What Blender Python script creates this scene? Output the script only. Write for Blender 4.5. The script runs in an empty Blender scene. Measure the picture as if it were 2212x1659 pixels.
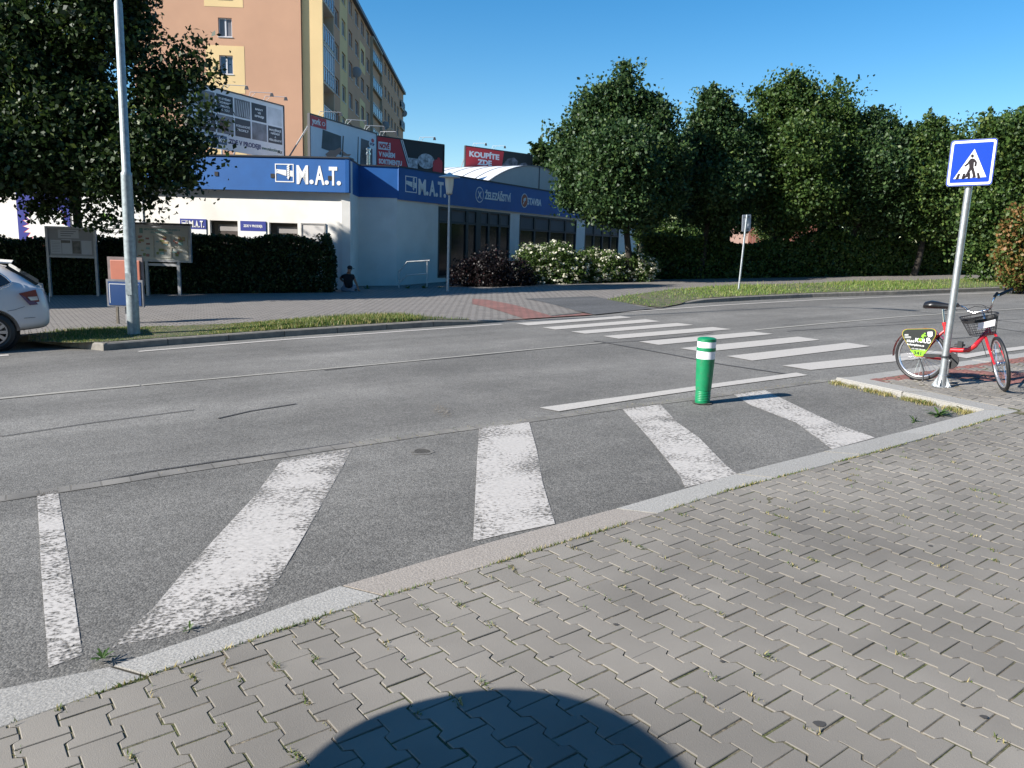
import bpy, bmesh, math, random
import numpy as np
from mathutils import Vector, Matrix
random.seed(7); RNG = np.random.default_rng(7)
SC = bpy.context.scene
COL = SC.collection

# ------------------------------------------------------------------ camera
FPX = 3150/(4096/2212); PIT = .1752; ROL = .0308; GX = .0393; GY = .0006; EYE = 1.65
_c, _s = math.cos(PIT), math.sin(PIT); _cr, _sr = math.cos(ROL), math.sin(ROL)
RM = np.array([[_cr,-_sr,0],[_sr,_cr,0],[0,0,1]]) @ np.array([[1,0,0],[0,-_s,-_c],[0,_c,-_s]])
cam = bpy.data.cameras.new('camera'); cam_o = bpy.data.objects.new('camera', cam); COL.objects.link(cam_o)
cam.sensor_width = 36; cam.lens = 36*3150/4096; cam.clip_end = 3000; cam.clip_start = .05
M3 = Matrix((RM[0], -RM[1], -RM[2])).transposed()
cam_o.matrix_world = M3.to_4x4()
SC.camera = cam_o
# ------------------------------------------------------------------ sky, sun, exposure
SUN_AZ, SUN_EL = math.radians(204), math.radians(30.7)      # azimuth of the sun itself, from +X towards +Y
w = bpy.data.worlds.new('World'); SC.world = w; w.use_nodes = True
nt = w.node_tree; nt.nodes.clear()
sky = nt.nodes.new('ShaderNodeTexSky'); sky.sky_type = 'NISHITA'; sky.sun_disc = False
sky.sun_elevation = SUN_EL; sky.sun_rotation = math.pi/2 - SUN_AZ
sky.air_density = 1.0; sky.dust_density = .3; sky.ozone_density = 2.2; sky.altitude = 300
hs = nt.nodes.new('ShaderNodeHueSaturation'); hs.inputs['Saturation'].default_value = 1.42; hs.inputs['Hue'].default_value = .498
bgn = nt.nodes.new('ShaderNodeBackground'); bgn.inputs[1].default_value = .086
wo = nt.nodes.new('ShaderNodeOutputWorld')
nt.links.new(sky.outputs[0], hs.inputs['Color']); nt.links.new(hs.outputs[0], bgn.inputs[0]); nt.links.new(bgn.outputs[0], wo.inputs[0])
sl = bpy.data.lights.new('sun', 'SUN'); sl.energy = 5.0; sl.angle = math.radians(.53); sl.color = (1,.955,.89)
so = bpy.data.objects.new('sun', sl); COL.objects.link(so)
sd = Vector((math.cos(SUN_AZ)*math.cos(SUN_EL), math.sin(SUN_AZ)*math.cos(SUN_EL), math.sin(SUN_EL)))
so.rotation_euler = sd.to_track_quat('Z','Y').to_euler(); so.location = (-20,-20,30)
SC.view_settings.view_transform = 'Standard'; SC.view_settings.look = 'None'
SC.view_settings.exposure = .97; SC.view_settings.gamma = 1
SC.render.engine = 'CYCLES'
SC.cycles.max_bounces = 6; SC.cycles.transparent_max_bounces = 12

# ------------------------------------------------------------------ survey helpers: sight lines of the photograph met with real ground and walls
K = 4096/2212
def ray(x,y): return RM.T @ np.array([(x-1106)/FPX, (y-829.5)/FPX, 1.])
def G(x,y,h=0):
    d = ray(x,y); return d*((-EYE+h)/(d[2]-GX*d[0]-GY*d[1]))
def gz(x,y,h=0): return -EYE + GX*min(max(x,-60),60) + GY*y + h
def aty(x,y,Y): d = ray(x,y); return d*Y/d[1]
def onp(x,y,p0,az):
    a = math.radians(az); n = np.array([-math.sin(a),math.cos(a),0]); d = ray(x,y); return d*(n@np.array(p0,float))/(n@d)
def CR(x,y,ox,oy,s): return ((ox+x/s)/K, (oy+y/s)/K)
def dirv(az): a = math.radians(az); return np.array([math.cos(a), math.sin(a), 0.])

# ------------------------------------------------------------------ materials
MATS = {}
def mat(name, col, rough=.6, metal=0, var=0., scale=6., bump=0., bscale=40., spec=.5, island=0., trans=0., alpha=None, coat=0., col2=None, c2amt=.5, c2scale=2., detail=4):
    if name in MATS: return MATS[name]
    m = bpy.data.materials.new(name); m.use_nodes = True; MATS[name] = m
    n = m.node_tree; N = n.nodes; L = n.links; b = N['Principled BSDF']
    b.inputs['Roughness'].default_value = rough; b.inputs['Metallic'].default_value = metal
    b.inputs['Specular IOR Level'].default_value = spec; b.inputs['Coat Weight'].default_value = coat
    tc = N.new('ShaderNodeTexCoord')
    cur = None
    rgb = N.new('ShaderNodeRGB'); rgb.outputs[0].default_value = (*col,1); cur = rgb.outputs[0]
    if col2:
        no = N.new('ShaderNodeTexNoise'); no.inputs['Scale'].default_value = c2scale; no.inputs['Detail'].default_value = 5
        L.new(tc.outputs['Object'], no.inputs['Vector'])
        rp = N.new('ShaderNodeMapRange'); rp.inputs[1].default_value = c2amt-.08; rp.inputs[2].default_value = c2amt+.08
        L.new(no.outputs[0], rp.inputs[0])
        mx = N.new('ShaderNodeMixRGB'); L.new(rp.outputs[0], mx.inputs[0]); L.new(cur, mx.inputs[1]); mx.inputs[2].default_value = (*col2,1); cur = mx.outputs[0]
    f = None
    def mulf(sock):
        nonlocal cur
        vm = N.new('ShaderNodeVectorMath'); vm.operation = 'SCALE'; L.new(cur, vm.inputs[0]); L.new(sock, vm.inputs['Scale']); cur = vm.outputs[0]
    if var:
        no = N.new('ShaderNodeTexNoise'); no.inputs['Scale'].default_value = scale; no.inputs['Detail'].default_value = detail
        L.new(tc.outputs['Object'], no.inputs['Vector'])
        mr = N.new('ShaderNodeMapRange'); mr.inputs[1].default_value = .3; mr.inputs[2].default_value = .7; mr.inputs[3].default_value = 1-var; mr.inputs[4].default_value = 1+var
        L.new(no.outputs[0], mr.inputs[0]); mulf(mr.outputs[0])
    if island:
        g = N.new('ShaderNodeNewGeometry')
        mr = N.new('ShaderNodeMapRange'); mr.inputs[3].default_value = 1-island; mr.inputs[4].default_value = 1+island
        L.new(g.outputs['Random Per Island'], mr.inputs[0]); mulf(mr.outputs[0])
    L.new(cur, b.inputs['Base Color'])
    if bump:
        no = N.new('ShaderNodeTexNoise'); no.inputs['Scale'].default_value = bscale; no.inputs['Detail'].default_value = 6
        L.new(tc.outputs['Object'], no.inputs['Vector'])
        bp = N.new('ShaderNodeBump'); bp.inputs['Strength'].default_value = bump; bp.inputs['Distance'].default_value = .01
        L.new(no.outputs[0], bp.inputs['Height']); L.new(bp.outputs[0], b.inputs['Normal'])
    if trans:
        tr = N.new('ShaderNodeBsdfTranslucent'); L.new(cur, tr.inputs['Color'])
        ms = N.new('ShaderNodeMixShader'); ms.inputs[0].default_value = trans
        L.new(b.outputs[0], ms.inputs[1]); L.new(tr.outputs[0], ms.inputs[2]); L.new(ms.outputs[0], N['Material Output'].inputs[0])
    return m

def mat_asphalt(name, base, tint=(1,1,1), cell=95, stain=.1, az=31):
    m = bpy.data.materials.new(name); m.use_nodes = True; N = m.node_tree.nodes; L = m.node_tree.links; b = N['Principled BSDF']
    tc = N.new('ShaderNodeTexCoord')
    vo = N.new('ShaderNodeTexVoronoi'); vo.inputs['Scale'].default_value = cell; L.new(tc.outputs['Object'], vo.inputs['Vector'])
    sp = N.new('ShaderNodeSeparateColor'); L.new(vo.outputs['Color'], sp.inputs[0])
    def mrange(sock, lo, hi, a=.3, c=.7):
        q = N.new('ShaderNodeMapRange'); q.inputs[1].default_value = a; q.inputs[2].default_value = c; q.inputs[3].default_value = lo; q.inputs[4].default_value = hi; L.new(sock, q.inputs[0]); return q.outputs[0]
    def noise(sc, det, vec=None, rough=.5):
        q = N.new('ShaderNodeTexNoise'); q.inputs['Scale'].default_value = sc; q.inputs['Detail'].default_value = det; q.inputs['Roughness'].default_value = rough
        L.new(vec or tc.outputs['Object'], q.inputs['Vector']); return q.outputs[0]
    mp = N.new('ShaderNodeMapping'); mp.inputs['Rotation'].default_value = (0,0,-math.radians(az)); L.new(tc.outputs['Object'], mp.inputs[0])
    mp2 = N.new('ShaderNodeMapping'); mp2.inputs['Scale'].default_value = (.07,.75,1); L.new(mp.outputs[0], mp2.inputs[0])
    terms = [mrange(sp.outputs[0],.62,1.38,0,1), mrange(noise(.6,6,None,.6),1-stain,1+stain), mrange(noise(34,5),.82,1.18), mrange(noise(1.3,4,mp2.outputs[0]),.84,1.16,.35,.65), mrange(noise(5.5,5),.93,1.07)]
    cur = terms[0]
    for t in terms[1:]:
        q = N.new('ShaderNodeMath'); q.operation = 'MULTIPLY'; L.new(cur, q.inputs[0]); L.new(t, q.inputs[1]); cur = q.outputs[0]
    vm = N.new('ShaderNodeVectorMath'); vm.operation = 'SCALE'; vm.inputs[0].default_value = [base*t for t in tint]; L.new(cur, vm.inputs['Scale'])
    L.new(vm.outputs[0], b.inputs['Base Color']); b.inputs['Roughness'].default_value = .85; b.inputs['Specular IOR Level'].default_value = .3
    bp = N.new('ShaderNodeBump'); bp.inputs['Strength'].default_value = .45; bp.inputs['Distance'].default_value = .005
    L.new(vo.outputs['Distance'], bp.inputs['Height']); bp.invert = True; L.new(bp.outputs[0], b.inputs['Normal'])
    MATS[name] = m; return m

def mat_paint(name, col, wear=.45, scale=34, soft=.05, stretch=True):
    """old road paint: chips have worn off, the asphalt shows through"""
    m = bpy.data.materials.new(name); m.use_nodes = True; N = m.node_tree.nodes; L = m.node_tree.links; b = N['Principled BSDF']
    tc = N.new('ShaderNodeTexCoord'); mp = N.new('ShaderNodeMapping'); L.new(tc.outputs['Object'], mp.inputs[0])
    if stretch: mp.inputs['Rotation'].default_value = (0,0,-.1); mp.inputs['Scale'].default_value = (.9,1.12,1)
    no = N.new('ShaderNodeTexNoise'); no.inputs['Scale'].default_value = scale; no.inputs['Detail'].default_value = 8; no.inputs['Roughness'].default_value = .62
    L.new(mp.outputs[0], no.inputs['Vector'])
    n2 = N.new('ShaderNodeTexNoise'); n2.inputs['Scale'].default_value = 2.6; n2.inputs['Detail'].default_value = 3; L.new(mp.outputs[0], n2.inputs['Vector'])
    ad = N.new('ShaderNodeMath'); ad.operation = 'MULTIPLY_ADD'; L.new(n2.outputs[0], ad.inputs[0]); ad.inputs[1].default_value = .55; L.new(no.outputs[0], ad.inputs[2])
    att = N.new('ShaderNodeAttribute'); att.attribute_name = 'edge'
    ad2 = N.new('ShaderNodeMath'); ad2.operation = 'ADD'; L.new(ad.outputs[0], ad2.inputs[0]); L.new(att.outputs['Fac'], ad2.inputs[1])
    mr = N.new('ShaderNodeMapRange'); t = .52+.5*wear
    mr.inputs[1].default_value = t-soft; mr.inputs[2].default_value = t+soft; L.new(ad2.outputs[0], mr.inputs[0])
    vr = N.new('ShaderNodeMapRange'); vr.inputs[1].default_value = .3; vr.inputs[2].default_value = .7; vr.inputs[3].default_value = .78; vr.inputs[4].default_value = 1.15; L.new(no.outputs[0], vr.inputs[0])
    vm = N.new('ShaderNodeVectorMath'); vm.operation = 'SCALE'; vm.inputs[0].default_value = col; L.new(vr.outputs[0], vm.inputs['Scale'])
    L.new(vm.outputs[0], b.inputs['Base Color']); b.inputs['Roughness'].default_value = .7
    tr = N.new('ShaderNodeBsdfTransparent'); ms = N.new('ShaderNodeMixShader')
    L.new(mr.outputs[0], ms.inputs[0]); L.new(tr.outputs[0], ms.inputs[1]); L.new(b.outputs[0], ms.inputs[2]); L.new(ms.outputs[0], N['Material Output'].inputs[0])
    MATS[name] = m; return m

def mat_bricks(name, c1, c2, mortar, bw, bh, az, mort=.012, rough=.85, offset=.5, var=.12, bump=.4):
    m = bpy.data.materials.new(name); m.use_nodes = True; N = m.node_tree.nodes; L = m.node_tree.links; b = N['Principled BSDF']
    tc = N.new('ShaderNodeTexCoord'); mp = N.new('ShaderNodeMapping'); mp.inputs['Rotation'].default_value = (0,0,-math.radians(az)); L.new(tc.outputs['Object'], mp.inputs[0])
    br = N.new('ShaderNodeTexBrick'); br.inputs['Scale'].default_value = 1; br.inputs['Brick Width'].default_value = bw; br.inputs['Row Height'].default_value = bh
    br.inputs['Mortar Size'].default_value = mort; br.inputs['Mortar Smooth'].default_value = .2; br.offset = offset
    br.inputs['Color1'].default_value = (*c1,1); br.inputs['Color2'].default_value = (*c2,1); br.inputs['Mortar'].default_value = (*mortar,1)
    L.new(mp.outputs[0], br.inputs['Vector'])
    no = N.new('ShaderNodeTexNoise'); no.inputs['Scale'].default_value = 3; no.inputs['Detail'].default_value = 8; L.new(tc.outputs['Object'], no.inputs['Vector'])
    mr = N.new('ShaderNodeMapRange'); mr.inputs[1].default_value = .3; mr.inputs[2].default_value = .7; mr.inputs[3].default_value = 1-var; mr.inputs[4].default_value = 1+var; L.new(no.outputs[0], mr.inputs[0])
    vm = N.new('ShaderNodeVectorMath'); vm.operation = 'SCALE'; L.new(br.outputs['Color'], vm.inputs[0]); L.new(mr.outputs[0], vm.inputs['Scale'])
    L.new(vm.outputs[0], b.inputs['Base Color']); b.inputs['Roughness'].default_value = rough
    bp = N.new('ShaderNodeBump'); bp.inputs['Strength'].default_value = bump; bp.inputs['Distance'].default_value = .01; bp.invert = True
    L.new(br.outputs['Fac'], bp.inputs['Height']); L.new(bp.outputs[0], b.inputs['Normal'])
    MATS[name] = m; return m

def mat_leaf(name, c1, c2, c3=None, p3=.8, trans=.28, rough=.5):
    m = bpy.data.materials.new(name); m.use_nodes = True; N = m.node_tree.nodes; L = m.node_tree.links; b = N['Principled BSDF']
    g = N.new('ShaderNodeNewGeometry'); cr = N.new('ShaderNodeValToRGB'); L.new(g.outputs['Random Per Island'], cr.inputs[0])
    e = cr.color_ramp.elements; e[0].color = (*c1,1); e[1].color = (*c2,1)
    if c3: x = cr.color_ramp.elements.new(p3); x.color = (*c2,1); cr.color_ramp.elements[-1].color = (*c3,1); cr.color_ramp.elements[-1].position = min(1,p3+.12)
    L.new(cr.outputs[0], b.inputs['Base Color']); b.inputs['Roughness'].default_value = rough; b.inputs['Specular IOR Level'].default_value = .35
    tr = N.new('ShaderNodeBsdfTranslucent'); L.new(cr.outputs[0], tr.inputs['Color'])
    ms = N.new('ShaderNodeMixShader'); ms.inputs[0].default_value = trans
    L.new(b.outputs[0], ms.inputs[1]); L.new(tr.outputs[0], ms.inputs[2]); L.new(ms.outputs[0], N['Material Output'].inputs[0])
    MATS[name] = m; return m

# ------------------------------------------------------------------ mesh helpers
class MB:
    def __init__(s): s.v = []; s.f = []; s.mi = []; s.cm = 0; s.parts = []
    def add(s, vs, fs):
        o = len(s.v); s.parts.append((o,len(vs),len(s.f),len(fs))); s.v += [tuple(map(float,q)) for q in vs]; s.f += [tuple(o+i for i in f) for f in fs]; s.mi += [s.cm]*len(fs); return s
    def box(s, c, size, az=0, M=None):
        x,y,z = [q/2 for q in size]; a = math.radians(az); ca,sa = math.cos(a),math.sin(a)
        vs = []
        for k in (-z,z):
            for i,j in ((-x,-y),(x,-y),(x,y),(-x,y)):
                p = (c[0]+i*ca-j*sa, c[1]+i*sa+j*ca, c[2]+k)
                vs.append(p)
        return s.add(vs, [(3,2,1,0),(4,5,6,7),(0,1,5,4),(1,2,6,5),(2,3,7,6),(3,0,4,7)])
    def fbox(s, F, u0,u1,v0,v1,w0,w1):
        """box in a wall frame F: u along, v up, w outwards"""
        vs = [F(u,v,ww) for ww in (w0,w1) for u,v in ((u0,v0),(u1,v0),(u1,v1),(u0,v1))]
        return s.add(vs, [(3,2,1,0),(4,5,6,7),(0,1,5,4),(1,2,6,5),(2,3,7,6),(3,0,4,7)])
    def fpoly(s, F, pts, w0, w1):
        n = len(pts); vs = [F(u,v,w0) for u,v in pts]+[F(u,v,w1) for u,v in pts]
        return s.add(vs, [tuple(range(n-1,-1,-1)), tuple(range(n,2*n))]+[(i,(i+1)%n,n+(i+1)%n,n+i) for i in range(n)])
    def tube(s, pts, r, n=8, cap=True):
        pts = [Vector(p) for p in pts]; m = len(pts)
        rs = r if isinstance(r,(list,tuple)) else [r]*m
        rings = []; up = Vector((0,0,1)); prev = None
        for i,p in enumerate(pts):
            t = (pts[min(i+1,m-1)]-pts[max(i-1,0)]).normalized()
            if prev is None:
                a = t.cross(up) if abs(t.z)<.95 else t.cross(Vector((1,0,0)))
            else: a = prev-t*prev.dot(t)
            a.normalize(); prev = a; b = t.cross(a)
            rings.append([p+(a*math.cos(2*math.pi*k/n)+b*math.sin(2*math.pi*k/n))*rs[i] for k in range(n)])
        vs = [q for R_ in rings for q in R_]; fs = []
        for i in range(m-1):
            for k in range(n): fs.append((i*n+k,i*n+(k+1)%n,(i+1)*n+(k+1)%n,(i+1)*n+k))
        if cap: fs += [tuple(range(n-1,-1,-1)), tuple((m-1)*n+k for k in range(n))]
        return s.add(vs, fs)
    def lathe(s, c, prof, n=24, ax=None):
        """profile (r,z) round the vertical axis through c"""
        vs = []; fs = []; m = len(prof)
        for r,z in prof:
            for k in range(n): vs.append((c[0]+r*math.cos(2*math.pi*k/n), c[1]+r*math.sin(2*math.pi*k/n), c[2]+z))
        for i in range(m-1):
            for k in range(n): fs.append((i*n+k,i*n+(k+1)%n,(i+1)*n+(k+1)%n,(i+1)*n+k))
        fs += [tuple(range(n-1,-1,-1)), tuple((m-1)*n+k for k in range(n))]
        return s.add(vs, fs)
    def torus(s, c, u, v, R_, r, n=40, k=8, squash=1.):
        c,u,v = Vector(c),Vector(u).normalized(),Vector(v).normalized(); w_ = u.cross(v); vs=[]; fs=[]
        for i in range(n):
            a = 2*math.pi*i/n; d = u*math.cos(a)+v*math.sin(a)
            for j in range(k):
                b = 2*math.pi*j/k; vs.append(c+d*(R_+r*math.cos(b))+w_*(r*squash*math.sin(b)))
        for i in range(n):
            for j in range(k): fs.append((i*k+j,((i+1)%n)*k+j,((i+1)%n)*k+(j+1)%k,i*k+(j+1)%k))
        return s.add(vs, fs)
    def sphere(s, c, r, n=12, m=8):
        rr = r if isinstance(r,(tuple,list)) else (r,r,r); vs=[]; fs=[]
        for i in range(m+1):
            t = math.pi*i/m
            for k in range(n):
                a = 2*math.pi*k/n; vs.append((c[0]+rr[0]*math.sin(t)*math.cos(a), c[1]+rr[1]*math.sin(t)*math.sin(a), c[2]+rr[2]*math.cos(t)))
        for i in range(m):
            for k in range(n): fs.append(((i+1)*n+k,(i+1)*n+(k+1)%n,i*n+(k+1)%n,i*n+k))
        return s.add(vs, fs)
    def build(s, name, mats, parent=None, smooth=False, bevel=0):
        org = np.array(parent_origin(parent)) if parent is not None else np.zeros(3)
        me = bpy.data.meshes.new(name)
        vs = [(a-org[0], b-org[1], c-org[2]) for a,b,c in s.v]
        me.from_pydata(vs, [], s.f)
        mats = mats if isinstance(mats,(list,tuple)) else [mats]
        for m in mats: me.materials.append(m)
        me.polygons.foreach_set('material_index', s.mi)
        if smooth: me.polygons.foreach_set('use_smooth', [True]*len(s.f))
        me.update(); me.validate()
        o = bpy.data.objects.new(name, me); COL.objects.link(o)
        if parent is not None: o.parent = parent
        if bevel:
            b = o.modifiers.new('bevel','BEVEL'); b.width = bevel; b.segments = 2; b.limit_method = 'ANGLE'; b.angle_limit = math.radians(40)
        if smooth:
            try: me.set_sharp_from_angle(angle=math.radians(42))
            except Exception: pass
        return o
def build_split(mb, name, m, parent):
    out = []
    for vo,nv,fo,nf in mb.parts:
        q = MB(); q.add(mb.v[vo:vo+nv], [tuple(i-vo for i in f) for f in mb.f[fo:fo+nf]]); out.append(q.build(name, m, parent))
    return out
ORG = {}
def parent_origin(p):
    while p is not None:
        if p.name in ORG: return ORG[p.name]
        p = p.parent
    return (0,0,0)
def root(name, loc, label, cat, group=None):
    o = bpy.data.objects.new(name, None); COL.objects.link(o); o.location = [float(q) for q in loc]; o.empty_display_size = .2
    o['label'] = label; o['category'] = cat
    if group: o['group'] = group
    ORG[o.name] = tuple(float(q) for q in loc)
    return o
def rebase(o, loc):
    """move a single-mesh thing's origin to its base"""
    me = o.data; n = len(me.vertices); a = np.empty(n*3); me.vertices.foreach_get('co', a); a = a.reshape(-1,3)-np.array(loc); me.vertices.foreach_set('co', a.ravel()); o.location = [float(q) for q in loc]
def tag(o, label, cat, group=None): o['label'] = label; o['category'] = cat; (group and o.__setitem__('group', group)); return o
def kind(o, k): o['kind'] = k; return o
def sub(o, parent):
    """make o (already built in its thing's space) a sub-part of part 'parent'"""
    o.parent = parent; return o
def frame(p0, az, side=-1):
    """wall frame: u along azimuth az, v = world z, w outward; side -1: outward is clockwise of az"""
    p0 = np.array(p0,float); d = dirv(az); n = dirv(az-90) if side<0 else dirv(az+90)
    def F(u,v,w_=0): q = p0+d*u+n*w_; return (q[0],q[1],v)
    return F

def text(F, s, u, v, h, w_=.01, sx=1., bold=.0, depth=.004, align='LEFT', shear=0, wid=None):
    """mesh data for lettering laid on a wall frame: returns an MB"""
    cu = bpy.data.curves.new('lettering','FONT'); cu.body = s; cu.size = 1; cu.offset = bold; cu.extrude = .001; cu.resolution_u = 3
    cu.shear = shear
    ob = bpy.data.objects.new('lettering', cu); COL.objects.link(ob)
    dg = bpy.context.evaluated_depsgraph_get(); me = bpy.data.meshes.new_from_object(ob.evaluated_get(dg))
    n = len(me.vertices); a = np.empty(n*3); me.vertices.foreach_get('co', a); a = a.reshape(-1,3)
    fs = [tuple(p.vertices) for p in me.polygons]
    bpy.data.objects.remove(ob); bpy.data.curves.remove(cu); bpy.data.meshes.remove(me)
    k = h/.73; x = a[:,0]; x0,x1 = x.min(),x.max()
    if wid: sx = wid/((x1-x0)*k)
    xs = (x-x0)*k*sx
    if align == 'CENTER': xs = xs-(x1-x0)*k*sx/2
    mb = MB(); mb.add([F(u+xx, v+yy*k, w_+(depth if zz>0 else 0)) for xx,yy,zz in zip(xs,a[:,1],a[:,2])], fs)
    return mb
def merge(*ms):
    o = MB()
    for m in ms:
        b = len(o.v); o.v += m.v; o.f += [tuple(b+i for i in f) for f in m.f]; o.mi += m.mi
    return o

def sheet(name, pts, h, m, thick=0., grid=None):
    """ground sheet from world xy polygon, lying on the sloping ground, raised by h"""
    bm = bmesh.new(); vs = [bm.verts.new((p[0],p[1],0)) for p in pts]; f = bm.faces.new(vs)
    bmesh.ops.triangulate(bm, faces=[f])
    if grid:
        xs = [p[0] for p in pts]; ys = [p[1] for p in pts]
        for ax,lo,hi in ((0,min(xs),max(xs)),(1,min(ys),max(ys))):
            t = lo+grid
            while t<hi:
                no = (1,0,0) if ax==0 else (0,1,0); co = (t,0,0) if ax==0 else (0,t,0)
                bmesh.ops.bisect_plane(bm, geom=bm.verts[:]+bm.edges[:]+bm.faces[:], plane_co=co, plane_no=no); t += grid
    for v in bm.verts:
        hh = h(v.co.x,v.co.y) if callable(h) else h
        v.co.z = gz(v.co.x,v.co.y,hh)
    bmesh.ops.recalc_face_normals(bm, faces=bm.faces[:])
    for f in bm.faces:
        if f.normal.z<0: f.normal_flip()
    me = bpy.data.meshes.new(name); bm.to_mesh(me); bm.free(); me.materials.append(m)
    o = bpy.data.objects.new(name, me); COL.objects.link(o); o['kind'] = 'structure'; return o
def inpoly(x,y,P_):
    c = False; n = len(P_); j = n-1
    for i in range(n):
        xi,yi = P_[i][0],P_[i][1]; xj,yj = P_[j][0],P_[j][1]
        if (yi>y)!=(yj>y) and x<(xj-xi)*(y-yi)/(yj-yi)+xi: c = not c
        j = i
    return c
def extend(p,q,t): """point beyond p away from q"""; d = np.array(p)-np.array(q); return p+d/np.linalg.norm(d)*t
def strip(line, w0, w1):
    """offset polyline both sides (left positive) -> polygon"""
    L_ = [np.array(p[:2],float) for p in line]; a=[]; b=[]
    for i,p in enumerate(L_):
        t = L_[min(i+1,len(L_)-1)]-L_[max(i-1,0)]; t/=np.linalg.norm(t); n = np.array([-t[1],t[0]])
        a.append(p+n*w0); b.append(p+n*w1)
    return a+b[::-1]

# ------------------------------------------------------------------ shared materials
m_asph = mat_asphalt('asphalt_road', .143, (1.05,1.0,.91), 120, .18)
m_asph2 = mat_asphalt('asphalt_bay', .132, (1.05,1.0,.91), 110, .18)
m_asph3 = mat_asphalt('asphalt_path', .09, (1,1,1), 120, .06)
m_paint = mat_paint('zebra_paint', (.43,.40,.36), .14, 50, .11)
m_paint_old = mat_paint('worn_paint', (.43,.40,.365), .31, 44, .10)
m_paint_line = mat_paint('thin_line_paint', (.32,.30,.26), .2, 60)
m_pave_far = mat_bricks('far_pavers', (.20,.18,.16), (.185,.168,.15), (.05,.043,.034), .2, .165, 33, .012)
m_kerb = mat('kerb_granite', (.285,.272,.248), .8, var=.28, scale=110, bump=.35, bscale=90, island=.1, detail=3)
m_kerb_pink = mat('kerb_granite_pink', (.27,.238,.205), .8, var=.25, scale=110, bump=.35, bscale=90, detail=3)
m_kerb_far = mat('kerb_concrete', (.19,.175,.15), .85, var=.2, scale=9, bump=.3, bscale=60, col2=(.14,.13,.115), c2amt=.62, c2scale=3)
m_soil = mat('soil', (.11,.09,.06), .95, var=.4, scale=30, bump=.6, bscale=70, col2=(.05,.07,.025), c2amt=.5, c2scale=6)
m_joint = mat('joint_sand', (.115,.095,.066), .95, var=.5, scale=60, bump=.6, bscale=90, col2=(.07,.075,.025), c2amt=.5, c2scale=7)
m_galv = mat('galvanised_steel', (.42,.44,.45), .42, metal=.75, var=.16, scale=22, bump=.06, bscale=50)
m_white_wall = mat('cream_render', (.80,.775,.72), .9, var=.05, scale=1.2, bump=.15, bscale=120, col2=(.74,.71,.65), c2amt=.56, c2scale=.9)
m_blue = mat('blue_fascia', (.010,.10,.33), .55, var=.1, scale=1.6, bump=.06, bscale=60)
m_blue_lit = m_blue
m_white = mat('white_sign', (.78,.78,.76), .5, var=.03, scale=3)
m_black = mat('black_rubber', (.014,.014,.015), .55)
m_dark = mat('dark_metal', (.03,.03,.032), .45, var=.2, scale=9)
m_chrome = mat('chrome', (.75,.75,.76), .16, metal=1)
m_glass = mat('dark_glass', (.02,.026,.03), .06, spec=.8)
m_red = mat('red_lacquer', (.50,.018,.022), .28, coat=.6, var=.05, scale=10)

# ================================================================== GROUND
base = MB(); n = 60
xs = [-700,-300,-120,-60,-40,-20,0,20,40,60,120,300,700]; ys = [-300,-60,-20,0,20,40,60,80,120,300,900]
for y in ys:
    for x in xs: base.v.append((x,y,gz(x,y,-.12)))
for j in range(len(ys)-1):
    for i in range(len(xs)-1):
        a = j*len(xs)+i; base.f.append((a,a+1,a+len(xs)+1,a+len(xs))); base.mi.append(0)
kind(base.build('ground', mat('dry_ground', (.09,.085,.05), .95, var=.35, scale=.8, col2=(.05,.08,.02), c2amt=.5, c2scale=.4)), 'structure')

# far kerb line (road side, at road level)
FK = [G(223.4,757.9),G(319.8,749.4),G(488.3,737.1),G(632.5,726),G(781.4,716.2),G(908.4,707.7),G(1026,700.4),G(1084.7,694.9),G(1170,685.5),G(1260.5,676.3),G(1360,667),G(1458,658.7),G(1499.3,655.6),G(1640,648),G(1765.5,642.1),G(1944,636.6),G(2212,626.2)]
FK = [np.array(p[:2]) for p in FK]
dl = FK[-1]-FK[-2]; dl/=np.linalg.norm(dl)
FKR = []                                  # far right continuation, bending on with the street
p = FK[-1]; a = math.atan2(dl[1],dl[0])
for i in range(12):
    a -= math.radians(2.2); p = p+3.0*np.array([math.cos(a),math.sin(a)]); FKR.append(p)
FKall = FK+FKR
fl = (FK[0]-FK[1]); fl/=np.linalg.norm(fl)
# near kerb
NKr = [(0,1484),(238,1437),(487,1352),(734.4,1263),(1026,1177),(1327,1097),(1566,1028.8),(1620,1013.8),(1889.5,946.7),(2125.8,884)]
NKp = [(0,1569.7),(253.9,1480),(511,1393),(769.6,1305),(1092.7,1208.5),(1381.7,1120.6),(1566,1060),(1620,1046),(1890.4,976.3),(2080.4,922.8),(2200.8,886.7)]
HK = .07
NKr = [G(x,y,HK)[:2] for x,y in NKr]; NKp = [G(x,y,HK)[:2] for x,y in NKp]
NKr = [extend(NKr[0],NKr[1],9)]+NKr; NKp = [extend(NKp[0],NKp[1],9)]+NKp
side_in = [G(2125.8,884,HK)[:2], G(1960,848,HK)[:2], G(1804.8,815,HK)[:2]]
side_out = [G(2200.8,886.7,HK)[:2], G(2010,846,HK)[:2], G(1853,814,HK)[:2]]
rs = [G(1793.8,812,HK)[:2], G(1868,801,HK)[:2], G(1947,790,HK)[:2], G(2067,773.7,HK)[:2]]   # road side of the corner kerb
rs.append(extend(rs[-1],rs[-3],4)); rs.append(rs[-1]+dirv(24)[:2]*6); rs.append(rs[-1]+dirv(14)[:2]*14)
# road sheet
roadP = [extend(FK[0],FK[1],0)]
rec0 = G(70,738)[:2]; back_d = dirv(31+180)[:2]
bayback = rec0+back_d*0
road = FKall[::-1]+[rec0, rec0+back_d*22, np.array([-34,-12]), np.array([-12,-8])]+[NKp[0]]+[np.array([-1,-3]), np.array([14,-2]), np.array([46,6])]
sheet('road', [p for p in road], 0, m_asph)
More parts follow.
